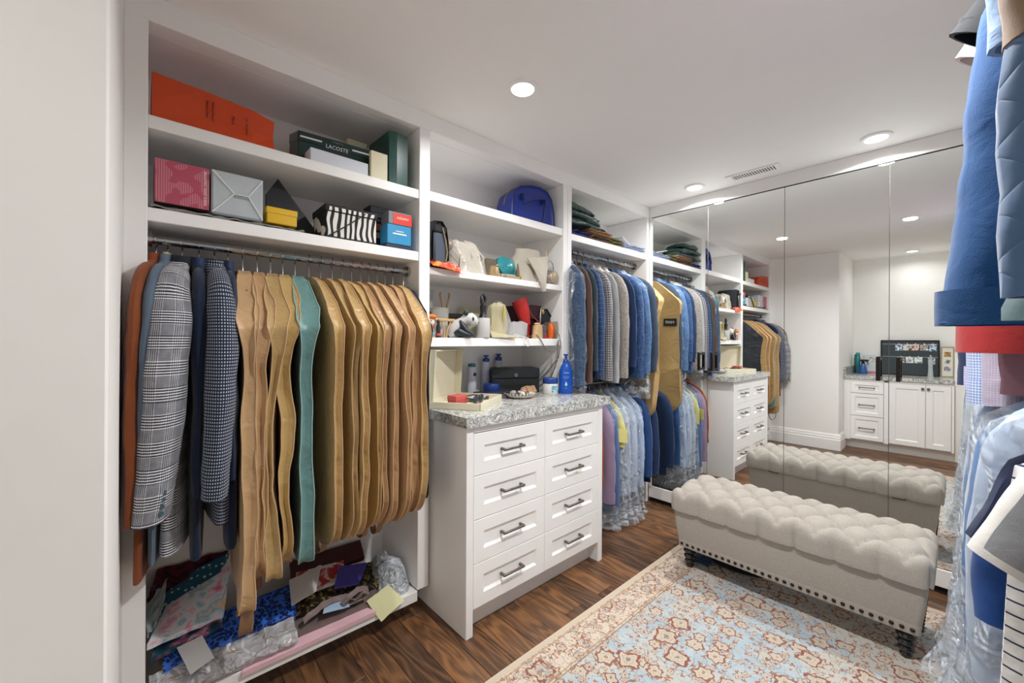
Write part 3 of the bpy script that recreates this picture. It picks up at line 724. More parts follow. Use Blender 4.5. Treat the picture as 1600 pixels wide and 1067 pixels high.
def body_rings(prof, n=36, e=2.6, seed=0.0, amp=.006, lean=0.0, fold=7.0):
    """prof: (z, half-depth in x, half-width in y)"""
    rs = []
    for z, hx_, hy_ in prof:
        r = []
        for j in range(n):
            cx, cy = sup(2*PI*j/n, e)
            x, y = hx_*cx, hy_*cy
            k = amp*min(1, hy_/.12)
            x += k*nz(y*fold+seed, z*1.6, seed+(3 if cx > 0 else 0))*1.6 + lean*(-z)*(.5-y/.5)*.0
            y += k*.6*nz(seed+5, z*2.2, cx*2)
            r.append(Vector((x, y, z)))
        rs.append(r)
    return rs
def dense(prof, n):
    out = []
    for i in range(n+1):
        t = i/n*(len(prof)-1); k = min(int(t), len(prof)-2); f = t-k; f = f*f*(3-2*f) if False else f
        out.append(tuple(a*(1-f)+b*f for a, b in zip(prof[k], prof[k+1])))
    return out
def sleeve_mb(s, sh, length, r0, r1, lean=0.0, out=.03, seed=0.0, amp=.006, nr=20, n=18, ang=None, flat=.62, bend=.0):
    """sleeve on side s (-1 = room side); sh = (y, z) of the shoulder point"""
    y0, z0 = sh; rs = []
    if ang is None:      # the cap runs down the shoulder line from beside the collar
        P0, P1 = Vector((0, s*y0*.34, z0+.092)), Vector((0, s*y0*.985, z0+.012))
        for k in range(6):
            q = k/6; c = P0.lerp(P1, q)+Vector((0, 0, .012*math.sin(PI*q))); d = Vector((0, s*math.cos(.42+q*.9), -math.sin(.42+q*.9)))
            nn = Vector((0, -d.z*s, d.y*s)); rad = .020+(r0*.80-.020)*q**.8; fl_ = (flat+.35*(1-q))
            rs.append([c+Vector((1, 0, 0))*(rad*min(1.0, fl_)*math.cos(2*PI*j/n))+nn*(rad*math.sin(2*PI*j/n)) for j in range(n)])
    for i in range(nr+1):
        t = i/nr
        if ang is None:
            yy = s*(y0+out*math.sin(min(1, t*1.6)*PI/2)-bend*max(0, t-.5)); zz = z0-length*t; d = Vector((0, 0, -1))
        else:
            yy = s*(y0+math.sin(ang)*length*t); zz = z0-math.cos(ang)*length*t; d = Vector((0, s*math.sin(ang), -math.cos(ang)))
        c = Vector((lean*t*t*length*1.0, yy, zz)); nn = Vector((0, -d.z*s, d.y*s))
        g = min(1.0, .84+.16*math.sqrt(min(1, t/.12))) if ang is None else min(1.0, .42+.58*math.sqrt(min(1, t/.16)))
        rad = (r0*(1-t)+r1*t)*g
        row = []
        for j in range(n):
            a = 2*PI*j/n; q = amp*nz(math.cos(a)*1.4+seed, math.sin(a)*1.4, zz*5+seed)+amp*.8*nz(zz*16, seed, a*.7)
            row.append(c+Vector((1, 0, 0))*((rad*flat+q)*math.cos(a))+nn*((rad+q)*math.sin(a)))
        rs.append(row)
    # turned-in hem
    last = rs[-1]; cc = sum(last, Vector())/n
    rs.append([cc+(p-cc)*.90+Vector((0, 0, .0)) for p in last]); rs.append([cc+(p-cc)*.82-(rs[-3][0]-rs[-3][0])+Vector((0, 0, .035)) for p in last])
    return MB().rings(rs)

def tailored(name, label, cat, x, y, zn, rz, mat, thick=.042, half=.215, length=.80, sl=.60, r0=.078, r1=.056, lean=0.0, cmat=None, group=None, seed=0.0, sflat=.62,
             buttons=None, shirt=False, nosleeve=False, out=.03, cover=None, coverlen=None, drop=.150, inner=None, covmat=None, cuff=None, half_b=None, mat_sleeve=None, open_collar=False, bend=.0, extra_flare=0.0):
    r = root(name, label, cat, (x, y, zn), rz, group)
    t = thick; h = half
    prof = [(.022, t*.80, .050), (.004, t*.95, .062), (-.016, t*.98, .100), (-.036, t*.92, h*.55), (-drop*.62, t*.86, h*.80), (-drop+.014, t*.86, h*.92), (-drop-.02, t*.92, h*.98), (-drop-.07, t*1.0, h*.96), (-.30, t*1.0, h*.93), (-.50, t*.96, h*.95), (-length+.02, t*1.06, h*1.03+extra_flare), (-length, t*1.04, h*1.03+extra_flare), (-length+.02, t*.9, h*.97+extra_flare)]
    pr = []
    for a, b in zip(prof, prof[1:]):
        m = 4 if abs(a[0]-b[0]) > .1 else 1
        for k in range(m): pr.append(tuple(a[i]+(b[i]-a[i])*k/m for i in range(3)))
    pr.append(prof[-1])
    part('body', MB().rings(body_rings(pr, 34, 2.7, seed, .010), True, True), mat, r)
    if not nosleeve:
        for s in (-1, 1):
            so = part('sleeve', sleeve_mb(s, (h*.93 if s < 0 else h*.90, -drop+.026), sl, r0 if s < 0 else r0*.66, r1 if s < 0 else r1*.66, lean if s < 0 else lean*.4, out if s < 0 else -.025, seed+s, .006, flat=sflat, bend=bend if s < 0 else 0), mat_sleeve or mat, r)
            if cuff and s < 0:
                zc = -drop+.026-sl
                yc = s*(h*.93+out-bend*.5)
                part('cuff', MB().rings([[Vector((lean*sl+(r1*sflat+o_*.5)*math.cos(2*PI*j/18), yc+(r1+o_*.5)*math.sin(2*PI*j/18), zc+dz)) for j in range(18)] for dz, o_ in ((.062, .001), (.062, .006), (.03, .007), (-.004, .006), (-.004, -.004), (.03, -.006))], False, False), cuff, so)
            if buttons and s < 0:
                for k in range(4):
                    zb = -drop+.026-sl+.028+k*.019; tt = 1-(.028+k*.019)/sl; rad = r0*(1-tt)+r1*tt
                    a = 2.05
                    part('cuff_button', MB().lathe([(.0075, -.002), (.0075, .0025), (.004, .003)], 10).xf(Matrix.Translation((lean*tt*tt*sl+rad*sflat*.62, s*(h*.93+out)-rad*.80, zb)) @ Matrix.Rotation(PI/2, 4, 'X') @ Matrix.Rotation(.5, 4, 'Y')), buttons, so)
    # collar: a folded band round the neck
    n = 22; cr = []
    for z, a, b in ((-.050, t*1.18, .094), (-.020, t*1.22, .085), (.020, t*1.12, .068), (.032, t*.98, .060), (.026, t*.80, .050), (-.012, t*.70, .044)):
        cr.append([Vector((a*math.cos(2*PI*j/n)*(1+.1*nz(j*.5, z*9, seed)), b*math.sin(2*PI*j/n), z-.028*max(0, -math.sin(2*PI*j/n))*(1 if z < .0 else .3))) for j in range(n)])
    part('collar', MB().rings(cr, False, False), cmat or mat, r)
    if inner:
        part('lining', MB().rings([[Vector((t*.62*math.cos(2*PI*j/18), .036*math.sin(2*PI*j/18), z)) for j in range(18)] for z in (-.03, .02, .034)], True, True), inner, r)
    if cover:
        part('plastic_cover', cover_mb(t, h, coverlen or length+.08, seed, cover), covmat or FILM, r, 'crinkled clear plastic cover')
    return r
def cover_mb(t, h, L, seed, opt):
    fl_, bul, pool = opt
    rs = []; n = 44; NZ_ = 34
    for i in range(NZ_+1):
        f = i/NZ_; z = .03-(L+.03)*f
        sh = min(1.0, max(.10, ((.03-z)/.135))**.75)
        hy_ = (h+.045)*sh*(1+fl_*f); hx_ = (t+.018+bul)*(.55+.45*min(1, sh*1.2))*(1+fl_*.8*f*f)
        if pool and f > .9: hx_ *= 1+(f-.9)*pool*6; hy_ *= 1+(f-.9)*pool*1.6
        row = []
        for j in range(n):
            cx, cy = sup(2*PI*j/n, 2.5)
            w_ = .010+.014*f
            q = w_*(nz(cx*3+seed, cy*4, z*7+seed)+.6*nz(cx*8, cy*9+seed, z*15))
            row.append(Vector((hx_*cx+q*1.1, hy_*cy+q*cy*.8, z+.012*nz(j*.6, seed, f*3)*(f > .85))))
        rs.append(row)
    return MB().rings(rs, False, False)
FILM = film('clear_garment_film'); FILM2 = film('pale_garment_film', 'dde8f4', .13, .52, 4.5)

def tee(name, label, x, y, zn, rz, mat, thick=.03, half=.20, sy=None, length=.68, sl=.20, ang=.62, r0=.10, r1=.095, group=None, seed=0.0, cat='t-shirt', drop=.07):
    r = root(name, label, cat, (x, y, zn), rz, group); t, h = thick, half
    prof = [(.0, t*.8, .075), (-.012, t*.9, .092), (-.04, t*.9, h*.75), (-drop, t*.9, h*.97), (-drop-.06, t, h), (-.25, t, h*1.0), (-.45, t, h*1.04), (-length+.02, t*1.1, h*1.08), (-length, t*1.05, h*1.08), (-length+.02, t*.85, h*1.02)]
    pr = []
    for a, b in zip(prof, prof[1:]):
        m = 4 if abs(a[0]-b[0]) > .1 else 1
        for k in range(m): pr.append(tuple(a[i]+(b[i]-a[i])*k/m for i in range(3)))
    pr.append(prof[-1])
    part('body', MB().rings(body_rings(pr, 34, 2.5, seed, .011)), mat, r)
    for s in (-1, 1): part('sleeve', sleeve_mb(s, (sy or h*.86, -drop-.030), sl, r0, r1, 0, 0, seed+s, .006, 10, 18, ang, .36), mat, r)
    n = 22
    part('neck_band', MB().rings([[Vector((a*math.cos(2*PI*j/n), b*math.sin(2*PI*j/n), z)) for j in range(n)] for z, a, b in ((-.014, t*1.0, .088), (.008, t*.95, .078), (.010, t*.82, .072), (-.01, t*.76, .07))], False, False), mat, r)
    return r

# tan and teal suit bags: flat gusseted covers with piped edges
def suit_bag(label, x, y, zn, rz, mat, pipe, thick=.03, half=.28, length=1.03, seed=0.0, wave=.02, puff=.012, strap=None, patch=None, sq_bottom=False, cat='garment bag', group='garment bags on the left rail', swing=0.0, name='garment_bag', patch_z=-.32, text=None):
    r = root(name, label, cat, (x, y, zn), rz, group)
    NZ_ = 46; rs = []; pipes = [[], [], [], []]; NF = 9; rb = .055 if sq_bottom else .14
    for i in range(NZ_+1):
        f = i/NZ_; z = -length*f
        d = -z
        sh = .042+(half-.042)*min(1.0, (d/.20))**.68 if d < .20 else half
        if length-d < rb:
            q = 1-(length-d)/rb; sh = sh-rb*(1-math.sqrt(max(0, 1-q*q)))
        sh += .014*math.exp(-((d-.21)/.07)**2)-.008*math.exp(-((d-.42)/.12)**2)+.006*nz(seed, d*8, 9)*min(1, d/.2)
        if i == 0: sh = .036
        top = math.exp(-((d-.15)/.10)**2); bot = math.exp(-((length-d)/.10)**2)
        th = thick/2*(.72+.75*top+.45*nz(seed, d*3.2, 1.7)+.2*bot)
        if length-d < .02: th *= .55
        if i == 0: th = thick*.35
        wv = wave*(nz(seed+3.1, d*4.2, .3)+.45*nz(seed, d*10.5, 7.7))*min(1, d/.12)
        wv += .010*math.exp(-((d-.16)/.09)**2)*nz(seed+7, d*22, 1)
        wv2 = wave*(nz(seed+9.1, d*4.0, 5.3)+.45*nz(seed, d*9.0, 2.7))*min(1, d/.12)
        sw = swing*(d/length)**1.5
        row = []
        def X(yf, side):   # flank offset at fraction yf of the width
            edge = abs(yf)**3
            base = (th+puff*(1-edge)*(.6+.6*nz(seed+side, d*2.2, yf*1.5)))*side
            w_ = (wv if yf < 0 else wv2)*edge + .010*nz(yf*2.2+seed, d*2.6, side*4)*(1-edge)
            return base+w_+sw*max(0, -yf)
        # front gusset corner pair then flanks
        yfs = [-1+2*k/NF for k in range(NF+1)]
        left = [Vector((X(q, -1), q*sh, z)) for q in yfs]; right = [Vector((X(q, 1), q*sh, z)) for q in yfs]
        gm0 = (left[0]+right[0])/2+Vector((.15*th*nz(seed, d*14, 3), .010 + .006*nz(seed, d*9, 1), 0))
        gm1 = (left[-1]+right[-1])/2+Vector((0, -.008, 0))
        row = left+[gm1]+right[::-1]+[gm0]
        rs.append(row)
        if i > 0:
            for k, p in enumerate((left[0], right[0], left[-1], right[-1])): pipes[k].append(p)
    part('body', MB().rings([q[::-1] for q in rs], True, True), mat, r, ang=55)
    pmb = MB()
    for k in (0, 1):
        lp = pipes[k]+pipes[k+2][::-1]
        pmb.tube([p+Vector(((-.001 if k == 0 else .001), (-.001 if q < len(pipes[k]) else .001), 0)) for q, p in enumerate(lp)], .0019, 6)
    part('piping', pmb, pipe, r, 'paler piped seam')
    if strap:
        for (sy, dz, w_) in strap:
            part('strap', MB().grid(lambda u, v: (w_*1.5*(2*v-1)+.012*nz(u*2, seed, sy), sy+.038*math.cos(PI*u), -length+.035-dz*math.sin(PI*u)), 12, 2, .0022), plain('brown_webbing', '8a6a4e', .8), r, 'brown carrying strap')
    if patch:
        q = th
        for py in patch:
            xx = rs[max(1, int(NZ_*(-patch_z)/length))]
            mid = xx[NF+2+int((1-py)/2*NF)]
            pt = part('label_patch', MB().box((mid.x-.010, mid.y-.05, patch_z-.03), (mid.x+.014, mid.y+.05, patch_z+.03), .002), BLACKM, r, 'black fabric label patch')
            if text:
                lettering(text, .030, plain('patch_print', 'd8d8d4', .6), pt, Matrix.Translation((mid.x+.0143, mid.y, patch_z)) @ Matrix.Rotation(PI/2, 4, 'Z') @ Matrix.Rotation(PI/2, 4, 'X'))
    return r

TAN = [satin('tan_bag_cloth', c) for c in ('bf9c72', 'b58f66', 'b0925f', 'b89a60', 'b08f5a')]
TANP = plain('tan_piping', 'c4a27a', .6)
TEAL = satin('teal_bag_cloth', '5f8785'); TEALP = plain('teal_piping', '8fb0ac', .6)
WOODH = plain('hanger_wood', 'c9a878', .5); WHITEH = plain('hanger_white', 'e8e5dc', .45); BLACKH = plain('hanger_black', '1b1b1d', .4)
GLEN = glen('glen_plaid_wool'); CHK = checks('navy_check_wool', '1b2437', 'b4bbc8', .0098, .52)
ORANGE = fabric('rust_corduroy', '84431d', .8); BGREY = fabric('blue_grey_cloth', '5d6e80'); NAVY = fabric('navy_wool', '16243d')
RZ1, RY1_ = 1.593, 1.78
def ang_of(xh, xf, dist): return -math.asin(max(-.95, min(.95, (xh-xf)/dist)))
# --- left rail: six coats and jackets
J = [('rust orange corduroy jacket, first on the left rail', .036, -.010, 'jacket', dict(mat=ORANGE, thick=.018, half=.225, length=.94, sl=.625, r0=.08, r1=.060, sflat=.27, seed=1.1, out=.05)),
     ('blue grey jacket between the rust jacket and the plaid one', .064, .020, 'jacket', dict(mat=BGREY, thick=.018, half=.222, length=.90, sl=.61, r0=.078, r1=.058, sflat=.28, seed=2.2, inner=plain('cream_lining', 'd9cf9f', .8), out=.05, lean=-.02)),
     ('grey glen plaid wool blazer with four cuff buttons', .102, .058, 'jacket', dict(mat=GLEN, thick=.030, half=.225, length=.885, sl=.625, r0=.088, r1=.074, sflat=.62, seed=3.3, lean=-.055, cmat=fabric('charcoal_collar', '1b2229'), buttons=plain('horn_button', '38525c', .35), out=.065)),
     ('dark navy coat between the plaid and the dotted jackets', .148, .128, 'jacket', dict(mat=NAVY, thick=.020, half=.20, length=.93, sl=.60, r0=.07, r1=.05, sflat=.3, seed=4.4, cmat=fabric('shiny_navy', '1c3358', .5), out=.02)),
     ('navy jacket with pale dotted check beside the navy coat', .192, .186, 'jacket', dict(mat=CHK, thick=.030, half=.222, length=.83, sl=.60, r0=.084, r1=.062, sflat=.52, seed=5.5, lean=-.035, out=.055)),
     ('dark navy coat pressed against the first tan garment bag', .232, .212, 'jacket', dict(mat=NAVY, thick=.016, half=.21, length=.92, sl=.56, r0=.07, r1=.05, sflat=.26, seed=6.6, cmat=fabric('shiny_navy', '1c3358', .5), out=.03))]
HLAB = ['rust orange jacket', 'blue grey jacket', 'glen plaid blazer', 'navy coat left of the dotted jacket', 'dotted navy jacket', 'navy coat beside the tan bags']
for (lab, xh, xf, cat, kw), hl in zip(J, HLAB):
    rz = ang_of(xh, xf, .25); tailored('jacket', lab, cat, xh, RY1_, RZ1-.075, rz, group='jackets on the left rail', **kw)
    hanger(xh, RY1_, RZ1, RZ1-.075, 'chrome hook hanger holding the '+hl, CHROME, rz, WHITEH if 'rust' in hl else CHROME)
# --- left rail: garment bags
BG = [(.276, .252, 0, .050, 1.13, .012, 'widest tan garment bag, hanging lowest next to the navy coat'),
      (.322, .284, 1, .036, 1.06, .014, 'second tan garment bag from the left, dull with narrow edge'),
      (.366, .318, 2, .040, 1.05, .024, 'third tan garment bag from the left, with strongly rippled edge'),
      (.408, .358, 3, .042, 1.04, .020, 'shiny golden tan garment bag just left of the teal one'),
      (.452, .420, -1, .050, 1.03, .012, 'pale teal garment bag among the tan ones'),
      (.503, .520, 4, .030, 1.01, .014, 'tan garment bag just right of the teal one, showing a broad flank'),
      (.548, .580, 2, .024, 1.01, .016, 'second tan garment bag to the right of the teal one'),
      (.594, .604, 4, .026, 1.00, .014, 'third tan garment bag to the right of the teal one'),
      (.636, .676, 3, .022, 1.00, .014, 'fourth tan garment bag to the right of the teal one'),
      (.676, .700, 1, .026, .995, .016, 'fifth tan garment bag to the right of the teal one'),
      (.716, .734, 0, .024, .995, .013, 'sixth tan garment bag to the right of the teal one'),
      (.752, .778, 1, .024, .99, .016, 'fourth tan garment bag from the right end of the left rail'),
      (.790, .802, 2, .024, .99, .014, 'third tan garment bag from the right end of the left rail'),
      (.828, .826, 1, .030, .985, .015, 'second tan garment bag from the right end of the left rail'),
      (.866, .852, 4, .036, .98, .013, 'last tan garment bag on the left rail, beside the shelf divider')]
STR = {0: [(-.2, .11, .012), (-.10, .10, .012)], 1: [(-.12, .09, .008)], 3: [(-.08, .07, .006)], 5: [(-.10, .085, .007)], 7: [(-.05, .07, .006)], 8: [(-.15, .07, .007)], 10: [(-.12, .08, .008)], 14: [(-.06, .09, .009)]}
for k, (xh, xf, m, th, L, wv, lab) in enumerate(BG):
    rz = ang_of(xh, xf, .29)
    suit_bag(lab, xh, RY1_-.012-.012*((k*5) % 4)*(k > 4), RZ1-.078, rz, TEAL if m < 0 else TAN[m], TEALP if m < 0 else TANP, th, .272+.006*((k*7) % 3-1), L, 2.7*k+.4, wv*(1.15 if k < 5 else .62), .006 if th > .03 else .003, STR.get(k), [(-.45)] if k in (9, 12, 14) else None, sq_bottom=(k in (0, 2, 4)), patch_z=-.33-.03*(k % 2))
    hanger(xh, RY1_, RZ1, RZ1-.078, 'chrome hook hanger of the '+lab.split(',')[0].split(' from the right end')[0].split(' to the right of')[0]+(' counted from the right' if 'right end' in lab else ''), CHROME, rz)
rz = ang_of(.916, .886, .28)
suit_bag('black garment bag at the end of the left rail against the divider', .916, RY1_-.01, RZ1-.08, rz, satin('black_bag_cloth', '262b33'), plain('black_piping', '2b2f38', .5), .026, .262, .93, 55, .010, .003, sq_bottom=True)
hanger(.920, RY1_, RZ1, RZ1-.08, 'chrome hook hanger holding the black garment bag', CHROME, rz)

# --- right bay, upper rail
B3Z, B3Y = 1.868, 1.79
DEN1 = denim('blue_denim', '2f4058', '4d617c'); DEN2 = denim('mid_blue_weave', '253960', '40608c'); DEN3 = denim('pale_blue_weave', '3f5c84', '6584aa', 160)
U3 = [('denim blue jacket under clear plastic, nearest the handbag shelves', 2.10, 1.985, DEN1, dict(thick=.034, length=.80, sl=.66, r0=.075, r1=.058, seed=1.5, cover=(.06, .012, 0), coverlen=.84, sflat=.6)),
      ('plain brown jacket beside the plastic covered denim one', 2.165, 2.060, fabric('brown_wool', '553d35'), dict(thick=.022, length=.80, sl=.64, r0=.07, r1=.054, seed=2.5, sflat=.42)),
      ('dark slate green jacket right of the brown one', 2.225, 2.118, fabric('slate_wool', '323f48'), dict(thick=.020, length=.72, sl=.57, r0=.07, r1=.054, seed=3.5, sflat=.4)),
      ('navy blue window-check jacket right of the slate one', 2.285, 2.180, grid_lines('navy_windowpane', '293d63', '4b648c', .03, .1), dict(thick=.026, length=.74, sl=.62, r0=.072, r1=.055, seed=4.5, sflat=.5)),
      ('beige and navy checked jacket in the middle of the upper rail', 2.355, 2.262, grid_lines('beige_check', 'aaa29a', '4b5062', .016, .3), dict(thick=.026, length=.76, sl=.64, r0=.072, r1=.056, seed=5.5, sflat=.5)),
      ('grey white thin jacket left of the tweed one', 2.425, 2.345, fabric('pale_grey_knit', 'a9acae'), dict(thick=.018, length=.76, sl=.66, r0=.066, r1=.05, seed=6.5, sflat=.34)),
      ('grey brown tweed jacket on a white padded hanger', 2.50, 2.425, tweed('grey_tweed', '4f4a48', '8b847e', 'bdb5ac'), dict(thick=.034, length=.76, sl=.63, r0=.082, r1=.062, seed=7.5, sflat=.62)),
      ('plain navy jacket right of the tweed one', 2.575, 2.530, fabric('deep_blue_wool', '22365c'), dict(thick=.020, length=.72, sl=.56, r0=.07, r1=.054, seed=8.5, sflat=.42)),
      ('bright mid blue woven jacket right of the plain navy one', 2.645, 2.610, DEN2, dict(thick=.028, length=.75, sl=.64, r0=.076, r1=.06, seed=9.5, sflat=.52, buttons=BLACKM)),
      ('pale blue woven jacket in clear plastic near the mirror', 2.72, 2.700, DEN3, dict(thick=.030, length=.74, sl=.62, r0=.076, r1=.06, seed=10.5, sflat=.55, cover=(.10, .01, 0), coverlen=.92)),
      ('dark blue grey jacket beside the tan garment bag at the mirror', 2.795, 2.80, fabric('slate_blue_wool', '3c4a5d'), dict(thick=.024, length=.72, sl=.60, r0=.075, r1=.058, seed=11.5, sflat=.45))]
for k, (lab, xh, xf, m, kw) in enumerate(U3):
    rz = ang_of(xh, xf, .25); drop = .085 if k != 6 else .075
    tailored('jacket', lab, 'jacket', xh, B3Y, B3Z-.095, rz, m, half=.205, group='jackets on the upper right rail', out=.035, **kw)
    hm = BLACKH if k in (0, 1, 2, 3, 7) else CHROME
    h = hanger(xh, B3Y, B3Z, B3Z-.095, ('black' if hm is BLACKH else 'chrome')+' hanger holding the '+lab.split(' beside')[0].split(' right of')[0].split(' on a')[0].split(' left of')[0].split(' under')[0].split(' near')[0].split(' in the')[0], CHROME if hm is CHROME else BLACKH, rz, WHITEH if k in (5, 6) else None)
    if k in (5, 6):
        part('padded_shoulder', MB().tube([(0, .17*s, .012-.085*abs(s)**1.3) for s in [q/6 for q in range(-6, 7)]], [.012+.012*(1-abs(q/6)) for q in range(-6, 7)], 12), WHITEH, h, 'white padded shoulder')
rz = ang_of(2.885, 2.84, .3)
suit_bag('tan garment bag with black label hanging right against the mirror', 2.885, B3Y, B3Z-.09, rz, TAN[2], TANP, .05, .285, 1.10, 71, .018, .010, [(-.16, .05, .006)], [(-.8)], sq_bottom=False, group=None, patch_z=-.36, text='HAFF', swing=-.06)
hanger(2.885, B3Y, B3Z, B3Z-.09, 'chrome hanger holding the tan garment bag by the mirror', CHROME, rz)
# --- right bay, lower rail
L3Z = .965
L3 = [('rust brown shirt at the left end of the low rail, behind the drawers', 2.20, 2.195, fabric('rust_shirt', '9c4f27', .8), dict(thick=.018, length=.50, sl=.42, r0=.05, r1=.04, seed=21, sflat=.35)),
      ('dusty mauve shirt hanging low beside the drawer chest', 2.30, 2.285, fabric('mauve_shirt', '94809a', .75), dict(thick=.030, length=.66, sl=.56, r0=.075, r1=.062, seed=22, sflat=.6, cuff=fabric('mauve_shirt', '94809a', .75))),
      ('blue shirt under plastic, behind the mauve one on the low rail', 2.37, 2.355, fabric('steel_blue_shirt', '5a76a4', .75), dict(thick=.024, length=.78, sl=.60, r0=.06, r1=.05, seed=23, sflat=.5, cover=(.05, .012, .6), coverlen=.88)),
      ('pale yellow shirt in plastic on the low rail', 2.43, 2.415, fabric('pale_yellow_shirt', 'cfc984', .75), dict(thick=.020, length=.40, sl=.22, r0=.06, r1=.054, seed=24, sflat=.5, cover=(.12, .012, .6), coverlen=.86)),
      ('light grey blue shirt in plastic, middle of the low rail', 2.51, 2.49, fabric('grey_blue_shirt', 'b3bfd0', .75), dict(thick=.026, length=.70, sl=.56, r0=.062, r1=.05, seed=25, sflat=.5, cover=(.14, .014, .9), coverlen=.87)),
      ('white and blue striped shirt in plastic on the low rail', 2.59, 2.575, stripes('thin_blue_stripe', 'cdd6e2', '7d93b8', .008, .4, 0), dict(thick=.026, length=.70, sl=.56, r0=.062, r1=.05, seed=26, sflat=.5, cover=(.14, .014, .9), coverlen=.86)),
      ('pale blue shirt in plastic near the mirror end of the low rail', 2.68, 2.665, fabric('sky_shirt', 'a9bdd8', .75), dict(thick=.026, length=.68, sl=.54, r0=.062, r1=.05, seed=27, sflat=.5, cover=(.12, .012, .6), coverlen=.85)),
      ('deep blue shirt on the low rail, one before the last', 2.78, 2.775, fabric('royal_navy_shirt', '274a80', .75), dict(thick=.026, length=.66, sl=.50, r0=.062, r1=.052, seed=28, sflat=.55)),
      ('navy shirt at the mirror end of the low rail', 2.87, 2.875, fabric('navy_shirt', '1f355c', .75), dict(thick=.026, length=.70, sl=.50, r0=.062, r1=.052, seed=29, sflat=.55))]
for k, (lab, xh, xf, m, kw) in enumerate(L3):
    rz = ang_of(xh, xf, .22); c2 = 'covmat' if 'cover' in kw else None
    tailored('shirt', lab, 'shirt', xh, B3Y, L3Z-.07, rz, m, half=.19, group='shirts on the low right rail', out=.03, covmat=FILM2, **kw)
    hanger(xh, B3Y, L3Z, L3Z-.07, 'wire hanger holding the '+lab.split(' at the')[0].split(' hanging')[0].split(' under')[0].split(' in plastic')[0].split(' on the')[0], CHROME, rz, r_rail=.011)
single('care_tag', MB().grid(lambda u, v: (.0, -.03+.06*u+.01*nz(v*3, 1, 1), -.09*v+.006*nz(u*2, v*2, 4)), 3, 6, .0012), plain('yellow_paper', 'e2dc8a', .8), 'yellow paper tag hanging off the pale yellow shirt', 'tag', (2.385, 1.525, .68), .6)

# ================================================================== right-hand rack
RR_Y = -.285; UZ, LZ = 2.16, 1.27
rk = root('clothes_rack', 'white rack panel with two chrome rails for the clothes at right', 'clothes rack', (1.7, -.4, 0))
def rkf(u):
    part('end_panel', MB().box((.44, -.635, 0), (.47, -.20, 2.25), .002), WHITE, u, smooth=False)
    rail(u, .47, 2.985, RR_Y, UZ); rail(u, .47, 2.985, RR_Y, LZ)
bay(rk, rkf)
def right_item(kind, lab, x, mat, zr, zn, seed, front, hl, **kw):
    # front: how far the room-side edge is turned along the rail (x offset of the tip)
    rz = PI+kw.pop('turn', 0.0)
    if kind == 'tee': tee('t_shirt', lab, x, RR_Y, zn, rz, mat, seed=seed, **kw)
    else: tailored(kind, lab, kind.replace('_', ' '), x, RR_Y, zn, rz, mat, seed=seed, **kw)
    hanger(x, RR_Y, zr, zn, hl, CHROME if kind != 'tee' else WHITEH, rz)
QUILT = NT('quilted_blue'); _u = QUILT.xyz(QUILT.coord())
_a = QUILT.mth('ADD', _u[1], _u[2]); _b = QUILT.mth('SUBTRACT', _u[1], _u[2])
_q = QUILT.mth('MULTIPLY', QUILT.mth('ABSOLUTE', QUILT.mth('SINE', QUILT.mth('MULTIPLY', _a, 42.0))), QUILT.mth('ABSOLUTE', QUILT.mth('SINE', QUILT.mth('MULTIPLY', _b, 42.0))))
QUILT.bump(QUILT.mth('ADD', QUILT.mth('MULTIPLY', QUILT.mth('POWER', _q, .3), .5), QUILT.noise(9, 3)), .35, .012); QUILT = QUILT.fin(QUILT.mix(QUILT.noise(9), srgb('38567a'), srgb('476890')), .55, 0, .35, .2)
TANY = fabric('tan_suede', '8f7660', .85)
rq = tailored('jacket', 'blue quilted jacket with tan shoulders, nearest hanging at right', 'jacket', .845, RR_Y, UZ-.152, PI, QUILT, seed=31, thick=.05, half=.178, length=.70, sl=.555, r0=.075, r1=.066, sflat=.62, out=.020, cmat=TANY)
for s in (-1, 1):
    part('shoulder_yoke', sleeve_mb(s, (.178*.93 if s < 0 else .15, -.125+.034), .26, .081 if s < 0 else .055, .078 if s < 0 else .052, 0, .012, 31+s, .006, flat=.66), TANY, rq, 'tan suede shoulder yoke')
hanger(.845, RR_Y, UZ, UZ-.152, 'chrome hanger holding the quilted jacket', CHROME, PI)
right_item('shirt', 'faded blue crumpled shirt behind the quilted jacket', .965, fabric('faded_blue_shirt', '7e9cc4', .8, folds=.8), UZ, UZ-.06, 32, 0, 'chrome hanger holding the faded blue shirt', thick=.03, half=.19, length=.55, sl=.26, r0=.085, r1=.075, sflat=.6, out=.01)
right_item('sweater', 'pale teal knit top with hem just below the quilted jacket', 1.03, fabric('pale_teal_knit', '8fa9ac', .85), UZ, UZ-.13, 33, 0, 'chrome hanger holding the pale teal top', thick=.03, half=.18, length=.725, sl=.25, r0=.045, r1=.04, sflat=.5, out=-.02, extra_flare=.058)
SWB = fabric('bright_blue_fleece', '1f4a7c', .9, .12, 500)
right_item('sweatshirt', 'bright blue sweatshirt with long ribbed sleeve at right', 1.165, SWB, UZ, UZ-.13, 34, 0, 'chrome hanger holding the bright blue sweatshirt', thick=.045, half=.215, length=.62, sl=.60, r0=.066, r1=.086, sflat=.72, out=.016, cuff=SWB, bend=-.04)
right_item('tee', 'black t-shirt with sleeve sticking out high at right', 1.27, fabric('black_jersey', '17191d'), UZ, UZ-.07, 35, 0, 'white hanger holding the black t-shirt', half=.19, sy=.135, length=.60, sl=.16, ang=.66)
right_item('tee', 'white t-shirt behind the black one high at right', 1.34, fabric('white_jersey', 'e2e0dc'), UZ, UZ-.085, 36, 0, 'white hanger holding the high white t-shirt', half=.19, sy=.13, length=.60, sl=.16, ang=.62)
